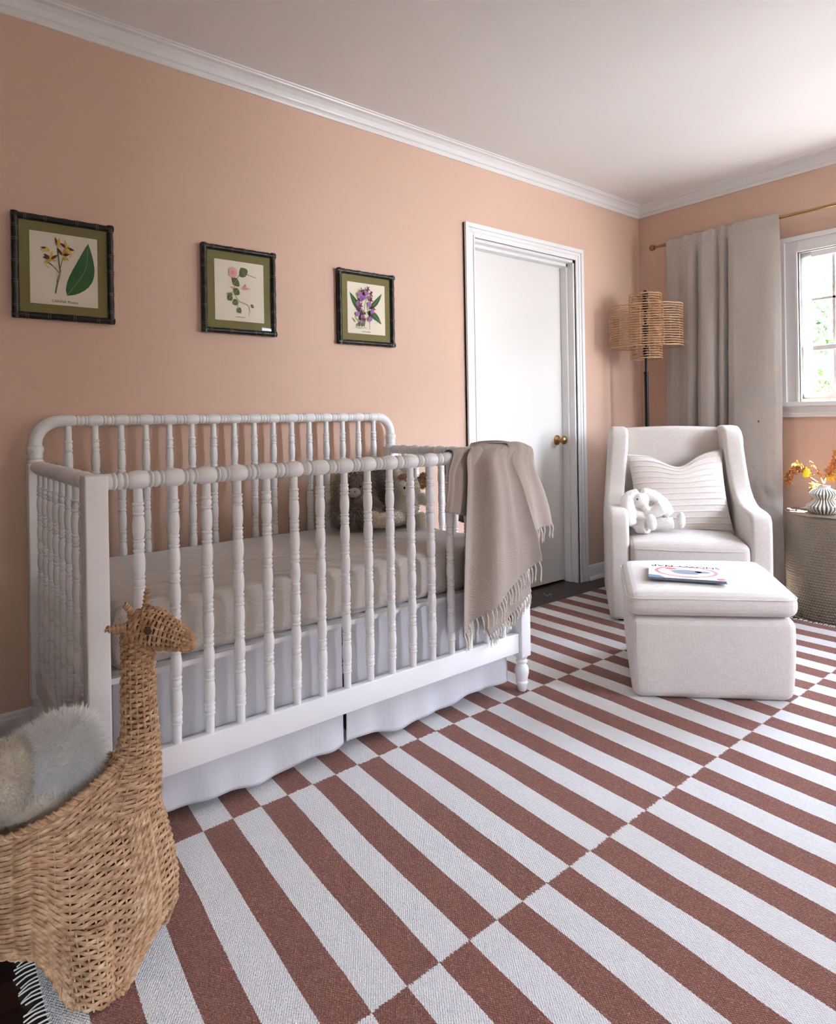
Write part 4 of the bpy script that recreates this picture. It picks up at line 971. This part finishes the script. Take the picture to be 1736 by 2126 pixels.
ov = [(.5+.42*math.cos(t), .50+.40*math.sin(t)) for t in np.linspace(0, 2*PI, 49)[:-1]]; iv = [(.5+.37*math.cos(t), .50+.35*math.sin(t)) for t in np.linspace(0, 2*PI, 49)[:-1]]
for i in range(48): j = (i+1) % 48; cov([ov[i], ov[j], iv[j], iv[i]], 1)
cov([(.5+.20*math.cos(t)*(1+.1*math.sin(5*t)), .47+.17*math.sin(t)) for t in np.linspace(0, 2*PI, 33)[:-1]], 2)
cov([(.72+.10*math.cos(t), .52+.08*math.sin(t)) for t in np.linspace(0, 2*PI, 21)[:-1]], 2); cov([(.30+.08*math.cos(t), .68+.07*math.sin(t)) for t in np.linspace(0, 2*PI, 21)[:-1]], 4)
cov([(.93+.06*math.cos(t), .08+.06*math.sin(t)) for t in np.linspace(0, 2*PI, 21)[:-1]], 4); cov([(0, 0), (.22, 0), (.14, .12), (0, .16)], 3)
for s_, cb, sz in (('SNOWY NAP', .885, .046), ('JAN BRETT', .10, .018)):
    tm = text_mesh(s_, sz)
    for p in tm.vertices: p.co = Vector(bp(.5-p.co.x/BW, cb-p.co.y/BH, ztop_+.0003))
    fc.add([tuple(p.co) for p in tm.vertices], [tuple(p.vertices) for p in tm.polygons], 4)
obj('front_cover', fc.out(), [M['book_white'], M['rose'], M['book_grey'], M['book_blue'], M['red_ink']], bk)

# ================================================================== PLUSH TOYS IN THE CRIB
def toy(name, label, loc): return thing(name, loc, label, 'stuffed animal', None)
zt_ = .622
def pa(x, y, Y): return onp(x, y, 'y', Y)
# shaggy long-haired calf
Y1 = 2.42
t1 = toy('shaggy_plush_calf', 'shaggy taupe plush calf with a pinkish snout, leftmost toy in the crib', pa(735, 1088, Y1))
me = blob([('e', pa(738, 1056, Y1), (.085, .07, .085)), ('e', pa(735, 1010, Y1-.01), (.062, .058, .060))], .006, 4)
obj('body', furred(me, 5200, .055, .0022, .9, .45, 11, clump=22, only=lambda c: not (c[2] < pa(735, 1000, Y1).z and c[2] > pa(735, 1038, Y1).z and c[1] < Y1-.045 and abs(c[0]-pa(738, 1020, Y1).x) < .05)), M['shaggy'], t1, True)
c = pa(738, 1018, Y1-.070); face_ = obj('face', B().ell(c, (.046, .022, .042)).out(), M['greyfelt'], t1, True)
c = pa(735, 1023, Y1-.092); obj('snout', B().ell(c, (.032, .020, .021)).out(), M['snout'], face_, True)
obj('eye', B().ell(pa(748.5, 1010, Y1-.092), (.005, .005, .005)).out(), M['bead'], face_, True)
obj('eye', B().ell(pa(726, 1010, Y1-.092), (.005, .005, .005)).out(), M['bead'], face_, True)
for dx in (-7, 4): obj('nostril', B().ell(pa(733+dx, 1021, Y1-.1115), (.003, .002, .0025)).out(), M['bead'], face_, True)
for x_ in (703, 758): obj('foot', furred(blob([('e', pa(x_, 1084, Y1-.06), (.026, .03, .026))], .005, 3), 700, .008, .001, .2, .6, 4), M['greyfelt'], t1, True)
# charcoal plush
Y2 = 2.50
t2 = toy('charcoal_plush_ape', 'charcoal brown plush ape sitting between the calf and the puppy', pa(788, 1072, Y2))
me = blob([('e', pa(786, 1036, Y2), (.075, .07, .09)), ('e', pa(786, 1000, Y2-.03), (.06, .055, .048)), ('e', pa(784, 984, Y2), (.052, .05, .045)), ('t', [pa(762, 1030, Y2-.03), pa(764, 1052, Y2-.09), pa(776, 1066, Y2-.13)], [.03, .028, .026]), ('t', [pa(810, 1030, Y2-.03), pa(808, 1052, Y2-.09), pa(796, 1066, Y2-.13)], [.03, .028, .026]), ('e', pa(770, 972, Y2), (.022, .015, .022))], .006, 4)
obj('body', furred(me, 6000, .010, .0014, .3, .8, 5), M['darkplush'], t2, True)
# cream puppy
Y3 = 2.36
t3 = toy('cream_plush_puppy', 'cream plush puppy with one tan ear, rightmost toy in the crib', pa(850, 1085, Y3))
a3 = lambda x, y, o=0: pa(x, y, Y3+o)
me = blob([('e', a3(838, 1052), (.075, .065, .085)), ('e', a3(845, 1012, -.02), (.062, .055, .058)), ('e', a3(836, 1014, -.07), (.028, .022, .036)), ('t', [a3(832, 1075, -.02), a3(805, 1078, -.09), a3(782, 1082, -.12)], [.034, .030, .028]), ('e', a3(779, 1078, -.14), (.022, .024, .036)), ('t', [a3(850, 1078, -.02), a3(868, 1082, -.10)], [.034, .034]), ('e', a3(875, 1080, -.14), (.032, .020, .037)), ('t', [a3(862, 1030, -.02), a3(876, 1035, -.05), a3(888, 1042, -.06)], [.026, .024, .024])], .006, 4)
obj('body', furred(me, 8000, .009, .0013, .2, .8, 6), M['creamplush'], t3, True)
me = blob([('e', a3(879, 998, -.02), (.030, .018, .034), (0, .5, 0))], .005, 2); obj('ear', furred(me, 1500, .014, .0013, .5, .9, 7), M['tanplush'], t3, True)
me = blob([('e', a3(838, 992, -.045), (.026, .018, .016))], .005, 2); obj('eye_patch', furred(me, 700, .008, .0013, .2, .8, 8), M['tanplush'], t3, True)
obj('eye', B().ell(a3(840, 1013, -.093), (.005, .005, .006)).out(), M['bead'], t3, True)
# cream long-eared toy behind
Y4 = 2.50
t4 = toy('cream_plush_lamb', 'cream plush toy half hidden behind the puppy and the top rail', pa(832, 1065, Y4))
me = blob([('e', pa(828, 1030, Y4), (.07, .06, .10)), ('e', pa(826, 982, Y4), (.055, .05, .055)), ('t', [pa(832, 965, Y4-.03), pa(846, 975, Y4-.05), pa(850, 1000, Y4-.05)], [.018, .024, .02]), ('t', [pa(815, 965, Y4-.03), pa(822, 985, Y4-.06), pa(820, 1010, Y4-.06)], [.018, .024, .02])], .006, 4)
obj('body', furred(me, 5000, .009, .0013, .3, .8, 9), M['creamplush'], t4, True)

# ================================================================== THROW BLANKET
bt = thing('throw_blanket', (1.95, 1.76, .98), 'beige herringbone throw with tassels draped over the crib corner', 'blanket')
YB = 1.706
P_ = lambda x, y, Y=YB: onp(x, y, 'y', Y)
def cloth(name, rows, nu, nv, ripple=.006, seed=0, keep=0):
    v, f, S = patch(rows, nu, nv)
    V = []
    for j in range(nv):
        for i in range(nu):
            p = S[j, i].copy(); a = i/(nu-1); b = j/(nv-1)
            w = ripple*(abs(math.sin(a*5.2+seed*.5+b*.9))**1.6*1.5-.9+.35*math.sin(a*17+seed*2+b*2))*min(1, max(0, (b-keep)*3))
            p[1] -= w+ .003*mnoise.noise(Vector((a*6, b*6, seed))); V.append(tuple(p))
    me = bpy.data.meshes.new(name); me.from_pydata(V, [], f); uv = me.uv_layers.new(name='UVMap')
    # metric uv
    Pn = np.array(V).reshape(nv, nu, 3); U = np.cumsum(np.concatenate([[0], np.linalg.norm(np.diff(Pn.mean(0), axis=0), axis=1)])); Vv = np.cumsum(np.concatenate([[0], np.linalg.norm(np.diff(Pn[:, nu//2], axis=0), axis=1)]))
    for l in me.loops:
        vi = l.vertex_index; uv.data[l.index].uv = (U[vi % nu], Vv[vi//nu])
    me.update(); o = obj(name, me, M['throw'], bt, True); s_ = o.modifiers.new('thickness', 'SOLIDIFY'); s_.thickness = .003; s_.offset = 0
    return np.array(V).reshape(nv, nu, 3)
# short folded panel on the front rail
zr = ZR+.0305
rows = [[(1.60, 1.80, .80), (1.66, 1.80, .80), (1.74, 1.80, .80)], [(1.60, 1.802, .93), (1.66, 1.802, .93), (1.74, 1.802, .93)], [(1.592, 1.795, zr-.012), (1.66, 1.795, zr-.010), (1.74, 1.795, zr-.010)], [(1.590, 1.770, zr+.002), (1.66, 1.770, zr+.006), (1.74, 1.770, zr+.006)],
        [(1.590, 1.744, zr-.012), (1.66, 1.742, zr-.008), (1.74, 1.742, zr-.008)], [P_(932, 978, 1.732), P_(952, 980, 1.730), P_(978, 982, 1.728)], [P_(929, 1020, 1.730), P_(949, 1024, 1.724), P_(976, 1030, 1.724)], [P_(924, 1064, 1.728), P_(944, 1067, 1.720), P_(972, 1072, 1.722)]]
cloth('folded_panel', rows, 26, 60, .003, 1)
# inner hanging dark fold
rows = [[(1.72, 1.805, .98), (1.80, 1.81, .98), (1.90, 1.81, .98)], [(1.70, 1.815, .86), (1.78, 1.825, .86), (1.90, 1.82, .86)], [(1.68, 1.82, .72), (1.76, 1.84, .70), (1.90, 1.83, .70)]]
cloth('inner_panel', rows, 24, 24, .006, 2)
# main panel: over the corner and down the front
rows = [[(2.012, 2.06, .80), (2.014, 2.00, .80), (2.016, 1.92, .80), (2.018, 1.86, .80), (2.02, 1.80, .80)],
        [(2.008, 2.06, .95), (2.010, 2.00, .95), (2.012, 1.92, .95), (2.014, 1.86, .95), (2.018, 1.80, .95)],
        [(1.985, 2.055, zr+.006), (1.985, 1.995, zr+.014), (1.99, 1.93, zr+.018), (1.995, 1.87, zr+.016), (2.006, 1.80, zr+.004)],
        [(1.90, 1.98, zr-.002), (1.915, 1.93, zr+.008), (1.935, 1.88, zr+.010), (1.955, 1.83, zr+.014), (1.985, 1.775, zr+.012)],
        [(1.70, 1.768, zr+.006), (1.78, 1.768, zr+.008), (1.86, 1.768, zr+.008), (1.92, 1.762, zr+.012), (1.972, 1.745, zr+.008)],
        [P_(966, 950, 1.732), P_(998, 950, 1.728), P_(1024, 950, 1.726), P_(1048, 950, 1.722), P_(1066, 954, 1.722)],
        [P_(966, 1002, 1.72), P_(1000, 1002, 1.708), P_(1032, 1003, 1.708), P_(1060, 1005, 1.706), P_(1085, 1008, 1.712)],
        [P_(963, 1100), P_(1002, 1095), P_(1038, 1090), P_(1072, 1085), P_(1106, 1080)],
        [P_(961, 1210), P_(1003, 1185), P_(1042, 1160), P_(1080, 1140), P_(1116, 1122)],
        [P_(961, 1322), P_(1003, 1282), P_(1045, 1240), P_(1085, 1200), P_(1122, 1163)]]
S1 = cloth('main_panel', rows, 110, 120, .021, 3, .30)
# outer panel falling off the corner
rows = [[(1.90, 1.90, zr+.008), (1.96, 1.88, zr+.010), (2.01, 1.87, zr-.004)], [(1.88, 1.80, zr+.014), (1.955, 1.795, zr+.018), (2.022, 1.79, zr+.002)], [(1.89, 1.752, zr+.008), (1.965, 1.745, zr+.010), (2.034, 1.75, zr-.012)],
        [P_(1046, 962, 1.730), P_(1082, 960, 1.732), P_(1110, 968, 1.755)],
        [P_(1060, 1010, 1.724), P_(1096, 1010, 1.730), P_(1127, 1014, 1.77)], [P_(1080, 1060, 1.720), P_(1110, 1058, 1.735), P_(1140, 1055, 1.77)], [P_(1094, 1108, 1.718), P_(1120, 1099, 1.735), P_(1147, 1086, 1.77)]]
S2 = cloth('outer_panel', rows, 40, 60, .010, 5, .45)
# under layer whose hem shows below the main panel
rows = [[P_(975, 1100, 1.737), P_(1030, 1095, 1.737), P_(1085, 1085, 1.737)], [P_(985, 1230, 1.737), P_(1040, 1190, 1.737), P_(1090, 1160, 1.737)], [P_(1016, 1322, 1.734), P_(1060, 1278, 1.734), P_(1104, 1228, 1.734)]]
S3 = cloth('under_layer', rows, 36, 36, .002, 6)
def tassels(S, n_, ln, seed, skip=0, lean=0):
    r = random.Random(seed); hem = S[-1]; out = []; m = len(hem)
    for k in range(n_):
        tb_ = B(); out.append(tb_); t = (k+.3)/n_; i = min(m-2, int(t*(m-1))); p = Vector(hem[i]).lerp(Vector(hem[i+1]), t*(m-1)-i)
        L_ = ln*(.8+.4*r.random()); dx = r.uniform(-.008, .012)+lean; dy = -.004+r.uniform(-.004, .002)
        P = cr_spline([p+Vector((0, -.001, .004)), p+Vector((dx*.2, dy-.003, -L_*.3)), p+Vector((dx*.7, dy, -L_*.7)), p+Vector((dx*.6, dy+.002, -L_))], 22)
        for s_ in (0, 1):
            Q = [(q[0]+.0014*math.cos(j*1.0+s_*PI), q[1]+.0014*math.sin(j*1.0+s_*PI), q[2]) for j, q in enumerate(P)]
            tb_.tube(Q, .0019, 5)
        e = P[-2]; tb_.ell(e, (.0034, .0034, .004), seg=8, rings=5)
        for w in range(4): tb_.tube([e, (e[0]+r.uniform(-.004, .004), e[1]+r.uniform(-.003, .003), e[2]-.012)], .0006, 4)
    return out
for tq in tassels(S1, 25, .060, 1, lean=.004)+tassels(S2, 9, .046, 2)[3:]+tassels(S3, 18, .036, 3): obj('tassel', tq.out(), M['tassel'], bt, True)

# ================================================================== WICKER GIRAFFE BASKET
GO = Vector((.36, 1.43, 0)); ga = math.radians(-43.5); gx = Vector((math.cos(ga), math.sin(ga), 0)); gy = Vector((-math.sin(ga), math.cos(ga), 0))
def GL(x, y, z): return GO+gx*x+gy*y+Vector((0, 0, z))
gir = thing('giraffe_basket', GO, 'woven wicker giraffe-shaped basket on the floor at lower left', 'basket')
def weave(S, nr, ns, v0=0, v1=1, amp=.0032, w=.0040, th=.0024, sub=4, closed=True, seg=6, stakes=True, jitter=.5, seed=0):
    """real woven strands: S(u,v)->point, u around, v along"""
    r = np.random.default_rng(seed); n_ = ns*sub; us = np.arange(n_)/n_ ; V = []; F = []
    e = 1e-3
    for i in range(nr):
        v = v0+(v1-v0)*(i+.5)/nr; vj = v+.12*(v1-v0)/nr*jitter*np.sin(us*2*PI*5+r.random()*6)
        P = np.array([S(u, q) for u, q in zip(us, vj)])
        Tu = np.roll(P, -1, 0)-np.roll(P, 1, 0); Pv = np.array([S(u, q+e) for u, q in zip(us, vj)])-P
        Tu /= np.linalg.norm(Tu, axis=1)[:, None]+1e-12; Pv /= np.linalg.norm(Pv, axis=1)[:, None]+1e-12
        Nn = np.cross(Tu, Pv); Nn /= np.linalg.norm(Nn, axis=1)[:, None]+1e-12
        c = P.mean(0); 
        if ((P-c)*Nn).sum() < 0: Nn = -Nn
        off = amp*np.cos(us*ns*PI*1.0*1 + i*PI) if ns % 2 == 0 else amp*np.cos(us*(ns+1)*PI+i*PI)
        C_ = P+Nn*off[:, None]
        a = np.arange(seg)*2*PI/seg; ww = w*(.85+.3*r.random())
        ring = C_[:, None, :]+np.cos(a)[None, :, None]*Nn[:, None, :]*th+np.sin(a)[None, :, None]*np.cross(Nn, Tu)[:, None, :]*ww
        b0 = len(V); V += [tuple(q) for q in ring.reshape(-1, 3)]
        for k in range(n_ if closed else n_-1):
            k2 = (k+1) % n_
            for j in range(seg):
                j2 = (j+1) % seg; F.append((b0+k*seg+j, b0+k*seg+j2, b0+k2*seg+j2, b0+k2*seg+j))
    if stakes:
        for k in range(ns):
            u = (k)/ns; P = [S(u, v) for v in np.linspace(v0, v1, 24)]
            tv, tf = tube(P, th*1.0, 5); b0 = len(V); V += tv; F += [tuple(q+b0 for q in g) for g in tf]
    return V, F
def ztop(x): return float(np.interp(x, [-.62, -.45, -.30, -.14, -.06, .0, .045, .08, .12], [.33, .31, .31, .335, .365, .405, .438, .46, .47]))
BC, BA, BBw = -.235, .345, .155     # body centre x, half length, half width
LEGS = [(.010, -.118), (.010, .118), (-.48, -.118), (-.48, .118)]
def foot(u):
    t = 2*PI*u; c, s = math.cos(t), math.sin(t); k = .62
    return BC+(BA-.045)*math.copysign(abs(c)**k, c), .142*math.copysign(abs(s)**k, s)
def zbot(u):
    x, y = foot(u); m = 0
    for lx, ly in LEGS:
        d = math.hypot((x-lx)*1.0, (y-ly)*1.15); m = max(m, 1-sst((d-.040)/.075))
    return .012+.105*(1-m)
def body_pt(u, v):
    t = 2*PI*u; c, s = math.cos(t), math.sin(t)
    k = .72; cx = math.copysign(abs(c)**k, c); sy = math.copysign(abs(s)**k, s)
    zb = zbot(u); zt_ = None
    x1 = BC+BA*cx; y1 = BBw*sy
    zt_ = ztop(x1-.055*max(0, cx)**2); z = zb+(zt_-zb)*v; h = z/.40
    prof = float(np.interp(h, [0, .15, .4, .6, .8, 1.2], [.80, .88, .99, 1.0, .97, .90]))
    x = BC+BA*cx*(prof*.5+.5); y = BBw*sy*prof
    if h < .35:
        fx, fy = foot(u); q = sst((.35-h)/.35)*.85; x = x*(1-q)+fx*q; y = y*(1-q)+fy*q
    if cx > 0: y *= 1-.62*(cx**2.2)*v**1.2
    x += (-.055*max(0, cx)**2*v)
    return np.array(GL(x, y, z))
bv, bf = weave(body_pt, 46, 66, 0, 1, .0034, .0041, .0022, sub=5, seed=1)
obj('woven_body', (bv, bf), M['wicker'], gir, True)
fl_v, fl_f = grid(60, 2, lambda a, b: tuple(np.array([body_pt(a, .42)[0], body_pt(a, .42)[1], .150])*(b)+np.array(GL(BC, 0, .15))*(1-b)), True)
obj('basket_floor', (fl_v, fl_f), M['wickerdark'], gir)
def wrapped_rim(R3, r0=.006, r1=.0065, rw=.0028, lift=0):
    rb_ = B(); rb_.tube(R3, r0, 8, closed=True); m = len(R3)
    for s_ in range(2):
        hel = []
        for k in range(m*6):
            t = k/6; i = int(t) % m; p = R3[i]*(1-t % 1)+R3[(i+1) % m]*(t % 1); T = R3[(i+1) % m]-R3[i-1]; T /= np.linalg.norm(T); n1 = np.cross(T, [0, 0, 1]); n1 /= np.linalg.norm(n1)+1e-9; n2 = np.cross(T, n1)
            a = k*.42+s_*PI; hel.append(p+(n1*math.cos(a)+n2*math.sin(a))*r1)
        rb_.tube(hel, rw, 5, closed=True)
    return rb_
obj('rim', wrapped_rim(np.array([body_pt(u, 1.0)+np.array([0, 0, .003]) for u in np.linspace(0, 1, 160)[:-1]])).out(), M['wicker'], gir, True)
obj('lower_rim', wrapped_rim(np.array([body_pt(u, 0)+np.array([0, 0, -.001]) for u in np.linspace(0, 1, 160)[:-1]]), .005, .0052, .0026).out(), M['wicker'], gir, True)
def leg_fn(x, y):
    def S(u, v):
        t = 2*PI*u; r = .032+.012*v
        return np.array(GL(x+r*1.15*math.cos(t)-.02*v*(1 if x > -.2 else -1), y*(.93-.10*v)+r*.8*math.sin(t), .012+.15*v))
    return S
for (x, y) in LEGS:
    lv, lf = weave(leg_fn(x-.012*(1 if x > -.2 else -1), y), 16, 16, 0, 1, .0026, .0040, .0021, sub=5, seed=3)
    obj('woven_leg', (lv, lf), M['wicker'], gir, True)
# neck
ncx = [(.000, .33, .074, .074), (.018, .385, .058, .056), (.034, .43, .043, .042), (.040, .48, .034, .034), (.038, .55, .0315, .032), (.038, .61, .0305, .031), (.040, .66, .0305, .032), (.044, .690, .027, .030)]
def neck_fn(u, v):
    vs = np.linspace(0, 1, len(ncx)); c = [float(np.interp(v, vs, [q[k] for q in ncx])) for k in range(4)]
    t = 2*PI*u; return np.array(GL(c[0]+c[2]*math.cos(t), c[3]*math.sin(t), c[1]))
nv_, nf_ = weave(neck_fn, 46, 16, 0, 1, .0030, .0038, .0022, sub=6, seed=5)
obj('woven_neck', (nv_, nf_), M['wicker'], gir, True)
HP = [(.012, .672, .020), (.026, .684, .038), (.050, .690, .043), (.082, .685, .039), (.114, .674, .028), (.140, .664, .020), (.154, .658, .013)]
def head_fn(u, v):
    vs = np.linspace(0, 1, len(HP)); c = [float(np.interp(v, vs, [q[k] for q in HP])) for k in range(3)]
    t = 2*PI*u; return np.array(GL(c[0]+.25*c[2]*math.sin(t), c[2]*.82*math.cos(t), c[1]+c[2]*math.sin(t)))
hv, hf = weave(head_fn, 23, 16, 0, 1, .0028, .0036, .0022, sub=6, seed=7)
inn, inf = grid(20, 10, lambda a, b: tuple(head_fn(a, b)*.97+np.array(GL(.09, 0, .685))*.03), True)
ho = B(); ho.add(hv, hf, 0); ho.add(inn, inf, 1); ho.ell(GL(.155, 0, .658), (.010, .010, .014), 0)
whead = obj('woven_head', ho.out(), [M['wicker'], M['wickerdark']], gir, True)
def cone_wrap(a, b, r0, r1, n_):
    bb = B(); a = Vector(a); b = Vector(b); d = (b-a).normalized(); u = d.orthogonal().normalized(); w = d.cross(u); P = []
    for k in range(n_*10+1):
        t = k/(n_*10); r = r0+(r1-r0)*t; an = 2*PI*n_*t; P.append(a.lerp(b, t)+(u*math.cos(an)+w*math.sin(an))*r)
    bb.tube(P, .0028, 6); bb.tube([a, b], [r0, r1], 8); return bb
for s_ in (-1, 1):
    obj('ear', cone_wrap(GL(.026, .026*s_, .694), GL(-.004, .046*s_, .700), .011, .004, 5).out(), M['wicker'], whead, True)
    obj('horn', cone_wrap(GL(.042+.006*s_, .014*s_, .722), GL(.036+.014*s_, .020*s_, .752+.010*s_), .0048, .0044, 5).out(), M['wicker'], whead, True)
obj('eye', cone_wrap(GL(.078, -.034, .694), GL(.079, -.039, .695), .006, .003, 2).out(), M['wickerdark'], whead, True)
# ---- plush in the basket
gb_ = thing('fluffy_plush_dog', GL(-.2, 0, .14), 'large fluffy white and beige plush dog lying in the giraffe basket', 'stuffed animal')
dd = 1.39
a = lambda x, y, o=0: at(x, y, dd+o)
me = blob([('e', a(128, 1562), (.072, .072, .064)), ('e', a(72, 1590, -.02), (.072, .06, .060)), ('e', a(152, 1530, .0), (.045, .045, .035))], .006, 5)
obj('head', furred(me, 20000, .030, .0009, .25, .9, 21, clump=34), M['fluff'], gb_, True)
me = blob([('e', a(110, 1700, -.02), (.10, .085, .10)), ('e', a(20, 1730, -.03), (.10, .085, .09)), ('e', a(188, 1640, .0), (.045, .045, .055)), ('e', a(-90, 1730, .0), (.10, .085, .09))], .007, 6)
obj('body', furred(me, 16000, .012, .0009, .3, .8, 22), M['beigeplush'], gb_, True)
me = blob([('t', [a(50, 1560, -.03), a(20, 1585, -.08), a(8, 1640, -.11), a(0, 1680, -.12)], [.03, .042, .045, .03])], .005, 4)
obj('ear', furred(me, 7000, .013, .0009, .4, .7, 23), M['beigeplush'], gb_, True)
me = blob([('t', [a(178, 1515, 0), a(194, 1545, -.01), a(196, 1570, -.01)], [.014, .018, .010])], .004, 3)
obj('ear', furred(me, 2500, .018, .0008, .5, .7, 24), M['fluff'], gb_, True)
for o_ in list(SC.objects):
    if '_w' in o_: del o_['_w']
